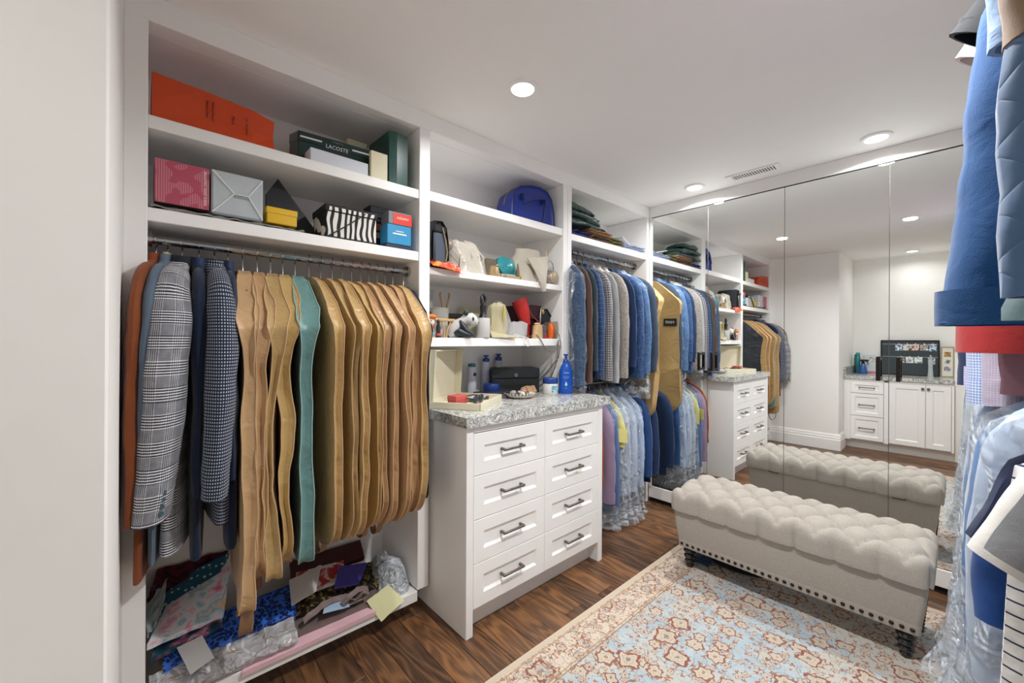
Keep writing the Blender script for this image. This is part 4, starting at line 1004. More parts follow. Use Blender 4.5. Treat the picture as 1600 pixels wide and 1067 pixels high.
right_item('tee', 'crimson t-shirt behind the white one high at right', 1.40, fabric('crimson_jersey', '8d1f35'), UZ, UZ-.095, 37, 0, 'white hanger holding the crimson t-shirt', half=.185, sy=.11, length=.60, sl=.15, ang=.6)
REDK = fabric('brick_red_knit', 'a32c2c', .85)
right_item('sweater', 'brick red sweater with cuff below the blue sweatshirt', 1.46, REDK, UZ, UZ-.125, 38, 0, 'chrome hanger holding the brick red sweater', thick=.05, half=.225, length=.76, sl=.665, r0=.070, r1=.085, sflat=.75, out=.004)
MAUVE = gingham('mauve_check', '9c94a6', 'b3aabb', .006)
right_item('shirt', 'dusty pink shirt hanging behind the brick red sweater', 1.54, fabric('dusty_pink', '9b7480', .8), UZ, UZ-.19, 39, 0, 'chrome hanger holding the dusty pink shirt', thick=.03, half=.205, length=.74, sl=.70, r0=.07, r1=.055, sflat=.6, out=-.02)
right_item('shirt', 'mauve check shirt with button cuff at right', 1.60, MAUVE, UZ, UZ-.19, 40, 0, 'chrome hanger holding the mauve check shirt', thick=.03, half=.21, length=.74, sl=.73, r0=.075, r1=.06, sflat=.6, out=-.005, cuff=MAUVE)
GB = gingham('blue_gingham', 'ccd6ea', '6f86bb', .0075)
right_item('shirt', 'blue and white gingham shirt with wide cuff at right', 1.69, GB, UZ, UZ-.178, 41, 0, 'chrome hanger holding the blue gingham shirt', thick=.03, half=.215, length=.76, sl=.75, r0=.08, r1=.064, sflat=.8, out=.013, cuff=GB)
GP = gingham('lilac_gingham', 'd5cfe2', '8d8fbc', .0065)
right_item('shirt', 'lilac striped check shirt left of the blue gingham one', 1.79, GP, UZ, UZ-.178, 42, 0, 'chrome hanger holding the lilac check shirt', thick=.03, half=.215, length=.76, sl=.72, r0=.075, r1=.06, sflat=.65, out=.022, cuff=GP)
right_item('shirt', 'navy shirt sleeve furthest left in the upper right row', 1.89, fabric('ink_navy', '27375c', .8), UZ, UZ-.178, 43, 0, 'chrome hanger holding the furthest navy shirt', thick=.03, half=.215, length=.76, sl=.72, r0=.075, r1=.062, sflat=.6, out=.036)
# lower row, near to far
right_item('tee', 'heather grey t-shirt nearest in the low row at right', .90, fabric('heather_grey', '85878b', .9, .12), LZ, LZ-.085, 51, 0, 'white hanger holding the heather grey t-shirt', half=.20, sy=.128, length=.86, sl=.15, ang=.36, r0=.09, r1=.088)
right_item('tee', 'white t-shirt behind the grey one in the low row', .985, fabric('white_jersey', 'e2e0dc'), LZ, LZ-.10, 52, 0, 'white hanger holding the low white t-shirt', half=.215, sy=.132, length=.80, sl=.175, ang=.40, r0=.09, r1=.088)
right_item('tee', 'white t-shirt with thin navy stripes in the low row', 1.06, stripes('navy_stripe_jersey', 'd9d9d8', '2d3550', .022, .14), LZ, LZ-.13, 53, 0, 'white hanger holding the striped t-shirt', half=.235, sy=.12, length=.66, sl=.12, ang=.35, r0=.085, r1=.08)
right_item('tee', 'navy t-shirt with sleeve angled out in the low row', 1.125, fabric('navy_jersey', '26304e', .85), LZ, LZ-.10, 54, 0, 'white hanger holding the navy t-shirt', half=.21, sy=.138, length=.52, sl=.19, ang=.36, r0=.088, r1=.085)
right_item('sweatshirt', 'royal blue top with hanging sleeve in the low row', 1.20, fabric('royal_blue_jersey', '1f4a91', .85), LZ, LZ-.15, 55, 0, 'chrome hanger holding the royal blue top', thick=.030, half=.20, length=.44, sl=.255, r0=.065, r1=.050, sflat=.5, out=.034)
PL = [(1.39, 'first', 'a8b7cc', .20), (1.52, 'second', '5f7fae', .24), (1.70, 'third', 'c6ccd6', .28), (1.88, 'fourth', '6d86ad', .30), (2.08, 'fifth', 'b9c6d8', .34), (2.28, 'last', 'd2d8e0', .30)]
for k, (x, o_, c_, fl_) in enumerate(PL):
    cs = {'a8b7cc': 'grey blue', '5f7fae': 'mid blue', 'c6ccd6': 'pale grey', '6d86ad': 'dull blue', 'b9c6d8': 'light blue', 'd2d8e0': 'near white'}[c_]
    right_item('shirt', cs+' shirt in clear plastic, '+o_+' covered one of the low right row', x, fabric('shirt_'+c_, c_, .8), LZ, LZ-.075, 60+k, 0, 'wire hanger holding the '+cs+' covered shirt', thick=.035, half=.205, length=.66, sl=.55, r0=.065, r1=.052, sflat=.6, out=.035, cover=(fl_, .03, .8), coverlen=1.06, covmat=FILM2)
single('plastic_sheet', MB().grid(lambda u, v: (-.16+.32*u+.03*nz(u*3, v*3, 5), -.10+.17*v+.03*nz(u*2, v*4, 9), .022+.02*nz(u*5, v*5, 2)+.008*nz(u*13, v*13, 4)), 26, 18), FILM2, 'loose clear plastic crumpled on the rug below the right rack', 'plastic sheet', (1.96, -.01, .006))
# ================================================================== things on the shelves
S1, S2 = 1.959, 1.674          # left bay shelf tops
T1, T2, T3 = 1.968, 1.612, 1.280   # middle bay shelf tops
U1 = 1.953; CT = .944
def card(name, col, rough=.5): return plain(name, col, rough, var=.04)
PRINT = plain('dark_print', '3a1408', .6); WPRINT = plain('white_print', 'e9e9e4', .6)
def carton(name, label, cat, x0, x1, y0, y1, z0, z1, mat, rz=0.0, lid=None, lidm=None, group=None):
    cx, cy = (x0+x1)/2, (y0+y1)/2; r = root(name, label, cat, (cx, cy, z0), rz, group); hx_, hy_ = (x1-x0)/2, (y1-y0)/2; h = z1-z0
    if lid:
        part('body', MB().box((-hx_+.002, -hy_+.002, 0), (hx_-.002, hy_-.002, h-.003), .002), mat, r, smooth=False)
        part('lid', MB().box((-hx_, -hy_, h-lid), (hx_, hy_, h), .002), lidm or mat, r, smooth=False)
    else: part('body', MB().box((-hx_, -hy_, 0), (hx_, hy_, h), .002), mat, r, smooth=False)
    return r
# top shelf, left bay
ORB = plain('orange_card', 'c8420a', .42, var=.05)
r = root('gift_bag', 'orange paper carrier bag lying on its side on the top shelf', 'gift bag', (.19, 1.77, S1), .0)
mb = MB(); L = .168
mb.rings([[Vector(p) for p in ((x, -.085, .0), (x, -.085+ins, .05), (x, -.080, h_), (x, .08, h_), (x, .085-ins, .05), (x, .085, .0))] for x, ins, h_ in ((-L, .0, .138), (-L*.2, .008, .130), (L*.6, .014, .118), (L, .03, .100))])
part('body', mb, ORB, r, smooth=False)
for t, s, xx, zz in (('Made in Paris', .0105, -.030, .072), ('Made in France', .0105, -.014, .070), ('Paris', .015, .042, .060), ('Les Ateliers', .013, .082, .054)):
    lettering(t, s, PRINT, r, face_neg_y(xx, -.0845+.0105 if xx > .1 else -.0838, zz, -PI/2))
GRN = plain('dark_green_card', '1d3a35', .38, var=.08)
r = root('shoe_box', 'dark green shoe box tipped on the top shelf behind a white box', 'shoe box', (.612, 1.86, S1+.02), -.08)
M = Matrix.Translation((0, 0, .098)) @ Matrix.Rotation(.30, 4, 'X') 
part('body', MB().box((-.145, -.10, -.045), (.145, .10, .045), .002).xf(M), GRN, r, smooth=False)
part('lid', MB().box((-.148, -.103, .012), (.148, .103, .048), .002).xf(M), plain('dark_green_lid', '19332f', .36), r, smooth=False)
for xa, xb in ((-.14, -.06), (.06, .14)): part('white_stripe', MB().box((xa, -.1042, .026), (xb, -.1028, .032)).xf(M), WPRINT, r, smooth=False)
lettering('LACOSTE', .021, WPRINT, r, M @ face_neg_y(0, -.1034, .018))
em = MB().tube([(-.022, -.1036, .037), (-.012, -.1036, .040), (0, -.1036, .038), (.012, -.1036, .041), (.022, -.1036, .037)], [.001, .004, .005, .004, .002], 6, flat=.2).xf(M)
part('emblem', em, plain('pale_emblem', 'b8d0c0', .5), r)
r = carton('carton', 'white low box in front of the green shoe box on the top shelf', 'box', .485, .715, 1.705, 1.78, S1, S1+.058, card('white_card', 'd5dae2'))
carton('carton', 'flat cream box standing upright beside the dark green bag', 'box', .722, .797, 1.695, 1.715, S1, S1+.118, card('cream_card', 'd9d2b4'))
carton('carton', 'taller pale cream box standing further back on the top shelf', 'box', .70, .79, 1.90, 1.95, S1, S1+.235, card('pale_cream', 'd5d3b6'))
r = root('gift_bag', 'tall dark green paper bag at the right end of the top shelf', 'gift bag', (.852, 1.80, S1))
part('body', MB().rings([[Vector(p) for p in ((-.046, -.10, z), (-.010, -.104+.0*z, z), (.046, -.095, z), (.050, .10, z), (0, .085, z), (-.050, .10, z))] for z in (0, .10, .232)]), plain('green_bag', '17463f', .3, var=.08), r, smooth=False)
part('inner_shade_plate', MB().box((-.04, -.09, .2315), (.04, .09, .2335)), plain('green_bag_inner_shade', '0d2723', .6), r, smooth=False)  # darker plate on the closed top paints the shade inside the bag mouth
part('handle', MB().tube([(-.02, .09, .22), (-.015, .05, .25), (.0, .0, .255), (.012, -.05, .25), (.018, -.09, .225)], .003, 6), plain('green_cord', '14352f', .7), r)
# second shelf, left bay
r = root('plastic_bag', 'grey plastic bag lying flat at the left of the second shelf', 'plastic bag', (.235, 1.79, S2))
part('film', MB().grid(lambda u, v: (-.215+.44*u, -.105+.18*v+.012*nz(u*9, v*3, 1), .006+.020*abs(math.sin(PI*v))*(1-.45*u)+.011*nz(u*11, v*7, 3)), 50, 16, .004), plain('grey_polythene', '8f8d88', .35, var=.2, bump=.2), r)
r = carton('carton', 'pink patterned box on the second shelf', 'box', .030, .168, 1.705, 1.84, S2+.026, S2+.165, card('dusk_card', '5a4640'))
pk = NT('pink_print'); _p = pk.xyz(pk.coord()); _f = pk.mth('MULTIPLY', pk.sq(_p[0], .006, .55), .5); _n = pk.noise(26, 1, pk.coord())
pk = pk.fin(pk.mix(pk.mth('MULTIPLY', pk.mth('GREATER_THAN', _n, .48), _f), srgb('b34a60'), srgb('d79aa5')), .5)
part('printed_face', MB().box((-.069, -.0695, .001), (.069, -.067, .138)), pk, r, smooth=False)
lettering('BRIGHTEST TIGHT SLEEVE', .0098, WPRINT, r, face_neg_y(.058, -.0697, .07, -PI/2))
r = root('plastic_box', 'milky clear plastic box next to the pink box', 'storage box', (.250, 1.765, S2+.020))
part('body', MB().box((-.076, -.062, 0), (.076, .062, .150), .006), plain('milky_plastic', 'b9c1c6', .22, var=.12, nscale=20), r, smooth=False)
fm = MB()
for a, b in (((-.074, .004), (-.012, .078)), ((-.074, .146), (-.012, .078)), ((.074, .146), (.03, .078)), ((.074, .004), (.03, .078)), ((-.012, .078), (.03, .078))):
    fm.tube([(a[0], -.0625, a[1]), ((a[0]+b[0])/2, -.0645, (a[1]+b[1])/2), (b[0], -.0635, b[1])], .0028, 6)
part('fold_lines', fm, plain('milky_fold', 'dde2e4', .2), r)
part('label', MB().box((-.012, -.0636, .066), (.035, -.0615, .082)), plain('grey_label', '8e958f', .6), r, smooth=False)
yel = plain('yellow_card', 'e0b30c', .35, var=.03)
carton('carton', 'small yellow lidded box on the plastic bag', 'box', .340, .445, 1.72, 1.80, S2+.026, S2+.086, yel, lid=.024)
r = root('folder', 'black triangular card folder leaning on the back of the second shelf', 'folder', (.44, 1.86, S2))
part('body', MB().prism([(-.075, .170), (-.035, .238), (.145, .010), (.10, 0), (-.075, 0)], -.012, .012).xf(Matrix.Rotation(PI/2, 4, 'X')), plain('black_card', '171a24', .45), r, smooth=False)
r = root('fabric_box', 'zebra striped fabric storage box with black lid and strap', 'storage box', (.640, 1.775, S2), -.02)
ze = NT('zebra_cloth'); zz_ = ze.coord(); _w = ze.node('ShaderNodeTexWave'); _w.inputs['Scale'].default_value = 13; _w.inputs['Distortion'].default_value = 5.5; _w.inputs['Detail'].default_value = 1; _w.inputs['Detail Scale'].default_value = .8; ze.link(zz_, _w.inputs[0])
ze = ze.fin(ze.ramp(_w.outputs['Color'], [(.42, srgb('17171a')), (.5, srgb('e8e6df'))]), .75)
part('body', MB().box((-.098, -.08, .006), (.108, .09, .118), .004), ze, r, smooth=False)
part('lid', MB().box((-.102, -.084, .106), (.112, .094, .136), .004), plain('black_cloth_trim', '1c1c1e', .7), r, smooth=False)
part('lid_panel', MB().box((-.092, -.0855, .110), (.102, -.083, .125)), ze, r, smooth=False)
part('strap', MB().tube([(-.09, -.088, .006), (-.03, -.094, .05), (.03, -.094, .098), (.055, -.092, .118)], (.006), 6, flat=.4), BLACKM, r)
part('rim', MB().box((-.10, -.083, .0), (.11, .092, .008), .002), plain('black_cloth_trim', '1c1c1e', .7), r, smooth=False)
r = carton('carton', 'dark box with copper window behind the red and blue boxes', 'box', .765, .865, 1.80, 1.88, S2, S2+.205, card('night_card', '1f2230'), lid=.03)
part('window', MB().box((-.045, -.041, .095), (.03, -.039, .125)), plain('copper_print', 'a8705a', .35, .3), r, smooth=False)
part('window', MB().box((-.045, -.041, .06), (.03, -.039, .085)), plain('beige_print', '8d8778', .5), r, smooth=False)
r = carton('carton', 'sky blue perfume box on a dark stand at the end of the second shelf', 'perfume box', .800, .915, 1.70, 1.775, S2+.022, S2+.108, card('sky_blue_card', '2f8fc0', .3))
part('print_line', MB().box((-.032, -.0385, .043), (.034, -.037, .049)), WPRINT, r, smooth=False); part('print_line', MB().box((-.018, -.0385, .056), (.02, -.037, .0595)), WPRINT, r, smooth=False)
carton('carton', 'dark flat case under the sky blue perfume box', 'box', .795, .92, 1.70, 1.79, S2, S2+.021, card('dark_case', '2c3444', .3))
r = carton('carton', 'red and silver perfume box stacked on the sky blue one', 'perfume box', .805, .917, 1.70, 1.775, S2+.109, S2+.165, card('silver_card', '7d8288', .25))
part('red_panel', MB().box((-.034, -.0388, .002), (.056, -.0365, .050)), card('red_card', 'd8301c', .35), r, smooth=False)
lettering('AZZARO', .0145, WPRINT, r, face_neg_y(.012, -.0392, .030))
# middle bay, top shelf: blue handbag
BLU = plain('cobalt_leather', '1d3490', .38, var=.12, bump=.15)
r = root('handbag', 'cobalt blue domed leather handbag on the top shelf', 'handbag', (1.765, 1.83, T1), -.12)
hp = []
for i in range(15):
    t = PI*i/14; xx = -.150*math.cos(t)*(1 if True else 1); hp.append((xx*(1.0), .228*math.sin(t)**.55))
out = [(-.165, 0.0), (-.162, .11), (-.145, .175), (-.105, .212), (-.03, .232), (.05, .236), (.11, .222), (.145, .18), (.163, .10), (.168, 0.0)]
def outline_rings(out, ys):
    rs = []
    for y, s in ys: rs.append([Vector((x*s, y, z*(.5+.5*s))) for x, z in out])
    return rs
part('body', MB().rings(outline_rings(out, [(-.075, .90), (-.085, .96), (-.06, 1.0), (.06, 1.0), (.085, .96), (.075, .9)])), BLU, r)
part('piping', MB().tube([Vector((x*.975, -.083, z*.985)) for x, z in out], .0045, 6), plain('cobalt_trim', '10205f', .35), r)
for sx in (-.085, .075):
    part('handle_mount', MB().box((sx-.012, -.097, .135), (sx+.012, -.082, .17), .003), plain('cobalt_trim', '10205f', .35), r)
part('handle', MB().tube([(-.085, -.096, .16), (-.09, -.105, .10), (-.03, -.108, .135), (.075, -.098, .165), (.062, -.108, .09), (.05, -.108, .02)], .005, 8), plain('cobalt_trim', '10205f', .35), r)
part('zip', MB().tube([Vector((x*.99, 0, z*1.005+.001)) for x, z in out[1:-1]], .004, 6), plain('gold_zip', 'b09a60', .3, .8), r)
# middle bay, second shelf
DKL = plain('charcoal_leather', '2a2d36', .45, var=.15, bump=.2)
r = root('backpack', 'small charcoal leather backpack at the left of the second shelf', 'backpack', (1.062, 1.80, T2))
bo = [(-.05, 0), (-.055, .12), (-.048, .19), (-.02, .232), (.012, .236), (.038, .205), (.05, .14), (.054, 0)]
part('body', MB().rings(outline_rings(bo, [(-.10, .86), (-.115, .93), (-.09, 1.0), (.08, 1.0), (.1, .9)])), DKL, r)
part('front_pocket', MB().box((-.042, -.128, .02), (.024, -.11, .17), .01), plain('slate_leather', '47505e', .4, var=.12), r)
part('flap', MB().box((-.044, -.131, .165), (.026, -.108, .20), .008), BLACKM, r)
part('chain', MB().tube([(.0, -.133, .19), (.016, -.136, .13), (.026, -.134, .075), (.018, -.134, .03)], .004, 6), plain('gold_chain', 'c2b390', .25, .9), r)
r = root('silk_scarf', 'orange and red silk scarf draped over the shelf edge by the backpack', 'scarf', (1.075, 1.69, T2))
SC = NT('scarf_silk'); SC = SC.fin(SC.ramp(SC.noise(28, 2, SC.coord(), .5, 1), [(.36, srgb('f08a1c')), (.48, srgb('e2451a')), (.60, srgb('c42a24')), (.7, srgb('f2d9c8'))]), .5)
part('cloth', MB().grid(lambda u, v: (-.07+.17*u+.01*nz(u*6, v*5, 4), -.03+.09*v-.02*math.sin(PI*u), .006+.036*abs(nz(u*8, v*6, 1))*math.sin(PI*v)+.022*math.sin(PI*v)*(1-.7*u)-.022*(v < .2)*u), 26, 14, .003), SC, r)
SATW = satin('ivory_satin', 'b5afa3', .24, .10)
r = root('dust_bag', 'large ivory satin dust bag slumped in the middle of the second shelf', 'dust bag', (1.275, 1.80, T2), -.10)
def blob(hx_, hy_, h, seed, amp=.02, n=30, k=14, top=.5, skew=0.0, fl=2.4):
    rs = []
    for i in range(k+1):
        f = i/k; z = h*f; s = (1-(1-top)*f**1.6)*(1 if f < .92 else 1-(f-.92)/.08*.55)
        row = []
        for j in range(n):
            cx, cy = sup(2*PI*j/n, fl); q = amp*(nz(cx*1.7+seed, cy*1.7, z*9)+.6*nz(cx*5, cy*5+seed, z*11))*(.25+min(1, f*4)*.75)
            row.append(Vector(((hx_*s+q)*cx+skew*f, (hy_*s+q)*cy, max(0.0, z+amp*.8*nz(cx*3, cy*3, seed)*f))))
        rs.append(row)
    return MB().rings(rs)
part('body', blob(.140, .10, .175, 3, .020, 34, 16, .62, -.035), SATW, r, ang=70)
part('neck', MB().ell((-.105, -.02, .135), (.042, .05, .045), 14, 8), satin('taupe_satin', '857a6c', .3), r)
gath = MB()
for k in range(5): gath.tube([(-.07+.035*k, -.095+.01*k, .02), (-.06+.034*k, -.085, .09), (-.05+.02*k, -.05, .165)], [.004, .007, .003], 6)
part('fold', gath, SATW, r)
GOLDL = plain('tan_gold_leather', 'a58a63', .35, .25, var=.2)
r = root('coin_purse', 'small tan gold purse lying in front of the ivory dust bag', 'purse', (1.425, 1.715, T2), .2)
part('body', blob(.036, .026, .062, 9, .008, 18, 8, .7), GOLDL, r); part('clasp', MB().ell((.0, -.02, .062), (.012, .006, .006), 8, 5), plain('gold_clasp', 'c9ab6e', .25, .9), r)
r = root('clutch', 'turquoise metallic clutch resting on small boxes', 'clutch', (1.545, 1.78, T2+.034), .15)
part('body', MB().grid(lambda u, v: (-.065+.13*u, -.012-.025*math.sin(PI*u)*math.sin(PI*v), .078*v), 12, 8, -.03).xf(Matrix.Rotation(-.25, 4, 'X')), plain('turquoise_foil', '3f9ba5', .22, .45, var=.15), r)
part('edge_trim', MB().tube([(.065, 0, 0), (.07, .0, .04), (.065, .02, .078)], .009, 8), plain('cream_trim', 'cdb9a4', .6), r)
carton('carton', 'small pale grey box under the turquoise clutch', 'box', 1.495, 1.60, 1.735, 1.82, T2, T2+.033, card('grey_card', 'b5b1aa'))
r = root('necklace_box', 'tiny open brown box with gold and green charms', 'jewellery box', (1.552, 1.705, T2), .1)
part('tray', MB().box((-.07, -.016, 0), (.045, .016, .016), .002), plain('mocha_card', 'a08e78', .5), r, smooth=False)
part('charm', MB().ell((.052, -.002, .014), (.013, .013, .014), 10, 6), plain('olive_gold', '8f8420', .3, .5), r)
r = root('dust_bag', 'cream canvas drawstring bag hanging over the shelf edge', 'dust bag', (1.72, 1.79, T2), -.06)
CANV = fabric('cream_canvas', 'bdb6a8', .85)
def cb(u, v):
    a = 2*PI*u; f = v; wx = .125*(1-.15*f)*(1-.30*max(0, f-.5)); wy = .085*(1-.5*f)
    return Vector((wx*math.cos(a)+.03*f+.010*nz(math.cos(a)*2, math.sin(a)*2, f*5), wy*math.sin(a)+.006*nz(math.cos(a)*3, f*4, 4), .205*f+.0))
part('body', MB().rings([[cb(j/26, i/12) for j in range(26)] for i in range(13)]), CANV, r)
part('mouth_flap', MB().grid(lambda u, v: (.035+(u-.5)*(.150*(1-v)**1.2+.012)+.012*v, -.078-.042*math.sin(PI*min(1, v*1.1)*.5)-.014*math.sin(PI*u)+.004*nz(u*4, v*5, 6), .15-.205*v+.03*(u-.5)*(1-v)), 14, 14, .006), CANV, r)
part('cord', MB().tube([(.115, -.07, .20), (.10, -.088, .13), (.07, -.104, .05), (.035, -.115, -.03)], .004, 6), plain('peach_cord', 'c9a284', .7), r)
r = root('suede_pouch', 'narrow brown suede pouch standing beside the cream canvas bag', 'pouch', (1.612, 1.715, T2))
part('body', MB().tube([(-.010, 0, .002), (-.006, .01, .05), (.004, .02, .10)], [(.016, .006), (.015, .006), (.004, .003)], 10), plain('brown_suede', '7c6753', .8), r)
r = root('handbag', 'little silver glitter handbag with chain loop at the shelf end', 'handbag', (1.90, 1.745, T2), -.1)
gl = NT('silver_glitter'); gl.bump(gl.noise(260, 1), .5, .004); gl = gl.fin(gl.ramp(gl.noise(300, 1), [(.4, srgb('77706a')), (.62, srgb('c2b8ab'))]), .35, .5)
part('body', MB().ell((0, 0, .051), (.048, .035, .050), 18, 10), gl, r)
part('end_cap', MB().ell((.012, -.030, .050), (.034, .008, .040), 16, 8), plain('champagne_leather', 'b3a48f', .35, .3), r)
part('chain_handle', MB().tube([(-.03, 0, .092), (-.025, 0, .14), (.0, 0, .158), (.025, 0, .14), (.03, 0, .09)], .0025, 6), CHROME, r)
carton('carton', 'beige flat box upright at the back of the second shelf', 'box', 1.60, 1.70, 2.0, 2.03, T2, T2+.17, card('beige_card', 'b5aa98'))
# middle bay, third shelf
r = root('doll', 'little wooden doll with orange cap and red scarf at the shelf end', 'doll', (1.028, 1.722, T3), -.6)
part('body', MB().lathe([(.020, 0), (.026, .008), (.024, .03), (.016, .05), (.012, .055)], 16), stripes('rainbow_paint', '3f93a8', 'e08a2a', .018, .4, 1), r)
h = part('head', MB().ell((0, 0, .076), (.023, .022, .024), 16, 10), plain('cream_face', 'eadfd6', .5), r)
for s in (-1, 1): part('eye', MB().ell((s*.008, -.021, .080), (.0025, .002, .004), 8, 5), BLACKM, h)
part('scarf', MB().lathe([(.018, .048), (.021, .053), (.018, .059)], 14), plain('red_paint', 'c23a30', .5), r)
c = part('cap', MB().ell((.004, -.002, .100), (.030, .026, .014), 16, 8), plain('orange_felt', 'd9772e', .7), r); part('pompom', MB().lathe([(.006, .110), (.007, .122), (.003, .126)], 10), BLACKM, c)
r = root('toy_figure', 'tiny dark toy soldier with red and white base beside the doll', 'figurine', (1.072, 1.716, T3))
part('body', MB().lathe([(.012, 0), (.013, .012), (.010, .03), (.011, .05), (.006, .07), (.009, .078), (.004, .088)], 12), plain('dark_toy', '2c2622', .5), r); part('belt', MB().lathe([(.0135, .010), (.014, .016), (.0135, .022)], 12), plain('red_white_paint', 'c9534a', .5), r)
frost = plain('frosted_glass', 'a3a69e', .25, var=.1)
r = root('glass_vase', 'tall frosted grey glass panel vase standing at the back left', 'vase', (1.115, 1.90, T3)); part('body', MB().box((-.032, -.012, 0), (.032, .012, .245), .004), frost, r, smooth=False); part('lip', MB().box((-.034, -.014, .24), (.034, .014, .250), .003), frost, r, smooth=False)
r = root('glass_holder', 'pale grey frosted holder in front of the frosted vase', 'holder', (1.155, 1.84, T3)); part('body', MB().lathe([(.042, 0), (.046, .01), (.044, .06), (.050, .15)], 20), plain('pale_glass', 'b9b8b0', .3), r); part('rim', MB().lathe([(.050, .148), (.052, .153), (.048, .156)], 20), plain('pale_glass', 'b9b8b0', .3), r)
r = root('tongs', 'pair of wooden tongs standing in the grey holder', 'tongs', (1.20, 1.86, T3+.156))
for s in (-1, 1): part('arm', MB().tube([(s*.006, 0, -.05), (s*.016, 0, .02), (s*.030, 0, .075), (s*.024, 0, .088)], [.006, .007, .008, .004], 8, flat=.5), plain('tong_wood', 'b18d5c', .5), r)
r = root('wooden_toy', 'small jointed gold wood plank toy on thin legs behind the panda', 'toy', (1.125, 1.742, T3))
part('beam', MB().box((-.045, -.008, .082), (.060, .008, .096), .003), plain('toy_wood', 'c9a26c', .45), r)
for s in (-1, 0.4): part('leg', MB().tube([(s*.04+.02, 0, .084), (s*.012+.012, 0, .04), (.006+.008*s, 0, 0)], .0035, 6), plain('toy_wood', 'c9a26c', .45), r)
part('knob', MB().ell((-.05, 0, .089), (.011, .009, .010), 10, 6), plain('toy_wood', 'c9a26c', .45), r)
r = carton('carton', 'black flat lidded box behind the panda', 'box', 1.215, 1.34, 1.88, 2.00, T3, T3+.135, card('black_box_card', '18191c'), lid=.03)
carton('carton', 'pale cream box far back behind the lint roller', 'box', 1.41, 1.53, 1.97, 2.03, T3, T3+.185, card('pale_cream', 'd5d3b6'))
# panda figurine, sitting side on and facing right
r = root('panda_figurine', 'sitting panda figurine facing right on the third shelf', 'figurine', (1.218, 1.722, T3), -.62)
PW_ = plain('panda_white', 'c9c8c5', .45, var=.03); PB_ = plain('panda_black', '262d36', .4, var=.15)
sp = [(-.050, 0, .002), (-.048, 0, .018), (-.040, 0, .040), (-.022, 0, .064), (.004, 0, .082), (.022, 0, .094), (.044, 0, .094), (.060, 0, .086), (.074, 0, .078), (.080, 0, .075)]
rd = [.016, .031, .036, .034, .026, .031, .036, .028, .015, .005]
part('body', MB().tube(sp, rd, 20), PW_, r, 'white body and head', ang=80)
part('hind_leg', MB().tube([(-.036, -.024, .022), (-.012, -.033, .030), (.022, -.036, .018), (.040, -.036, .011)], [.014, .022, .016, .011], 12), PB_, r)
part('hind_leg', MB().tube([(-.036, .026, .022), (-.015, .036, .028), (.020, .036, .016), (.034, .034, .010)], [.018, .024, .016, .010], 12), PB_, r)
part('front_leg', MB().tube([(-.012, -.018, .084), (.004, -.032, .060), (.024, -.038, .034), (.052, -.032, .015)], [.010, .016, .014, .010], 12), PB_, r)
part('front_leg', MB().tube([(-.004, .026, .080), (.008, .036, .055), (.026, .038, .030), (.052, .028, .014)], [.014, .019, .016, .010], 12), PB_, r)
for s in (-1, 1):
    part('ear', MB().ell((.018, s*.027, .126), (.013, .007, .014), 12, 7), PB_, r)
    part('eye_patch', MB().ell((.052, s*.027, .096), (.009, .007, .012), 10, 6), PB_, r)
part('nose', MB().ell((.081, 0, .080), (.005, .006, .004), 8, 5), BLACKM, r)
r = root('lint_roller', 'lint roller with black handle standing upright on the third shelf', 'lint roller', (1.345, 1.712, T3))
part('roll', MB().lathe([(.036, .002), (.037, .004), (.037, .104), (.036, .106)], 24), plain('paper_roll', 'c2c0bd', .6), r)
part('base_cap', MB().lathe([(.033, 0), (.036, .003)], 20), plain('grey_cap', '77777a', .5), r)
hd = part('handle', MB().tube([(0, 0, .105), (0, 0, .118), (0, 0, .135), (0, 0, .16), (0, 0, .175)], [.027, .020, .015, .018, .017], 16), BLACKM, r)
part('hanging_loop', MB().tube([(.0, 0, .170), (-.013, 0, .19), (-.012, 0, .218), (0, 0, .230), (.012, 0, .218), (.013, 0, .19), (.0, 0, .170)], .0078, 8), BLACKM, hd)
IV = fabric('ivory_cotton', 'b9b18f', .8); 
r = root('dust_bag', 'folded ivory cotton bag standing right of the lint roller', 'dust bag', (1.452, 1.74, T3))
part('body', blob(.062, .05, .195, 15, .012, 26, 14, .72, .012), IV, r, ang=70)
part('foot', MB().grid(lambda u, v: (-.07+.16*u, -.060+.05*v-.02*u, .004+.034*math.sin(PI*min(1, v))*(1-.7*u)+.004*nz(u*5, v*4, 2)), 12, 8, .005), IV, r)
part('gold_fold', MB().tube([(.028, -.045, .185), (.022, -.05, .14), (.012, -.055, .09)], [.004, .010, .003], 8), satin('gold_satin', 'b5a252', .4), r)
r = root('dust_bag', 'white gauze bag crumpled behind the ivory one', 'dust bag', (1.60, 1.83, T3)); part('body', blob(.082, .06, .215, 18, .02, 26, 12, .42, -.05), fabric('white_gauze', 'b3b2b1', .85), r, ang=70)
part('cuff_fold', blob(.08, .05, .10, 19, .016, 24, 8, .75, .02).move((.035, -.045, 0)), fabric('white_gauze', 'b3b2b1', .85), r, ang=70)
RED = plain('red_leather', 'b3201f', .4, var=.15, bump=.1)
r = root('hair_dryer', 'red hair dryer standing on its nozzle among the purses', 'hair dryer', (1.715, 1.80, T3+.03), .1)
part('barrel', MB().tube([(-.03, 0, .200), (-.022, -.01, .17), (-.005, -.02, .10), (.006, -.028, .05)], [.048, .046, .036, .026], 18), RED, r)
part('nozzle', MB().tube([(.006, -.028, .052), (.012, -.03, .015), (.016, -.032, -.028)], [.020, .017, .012], 14), plain('deep_red', '8d1a1c', .4), r)
CORD = plain('grey_cord', '6f6a68', .5)
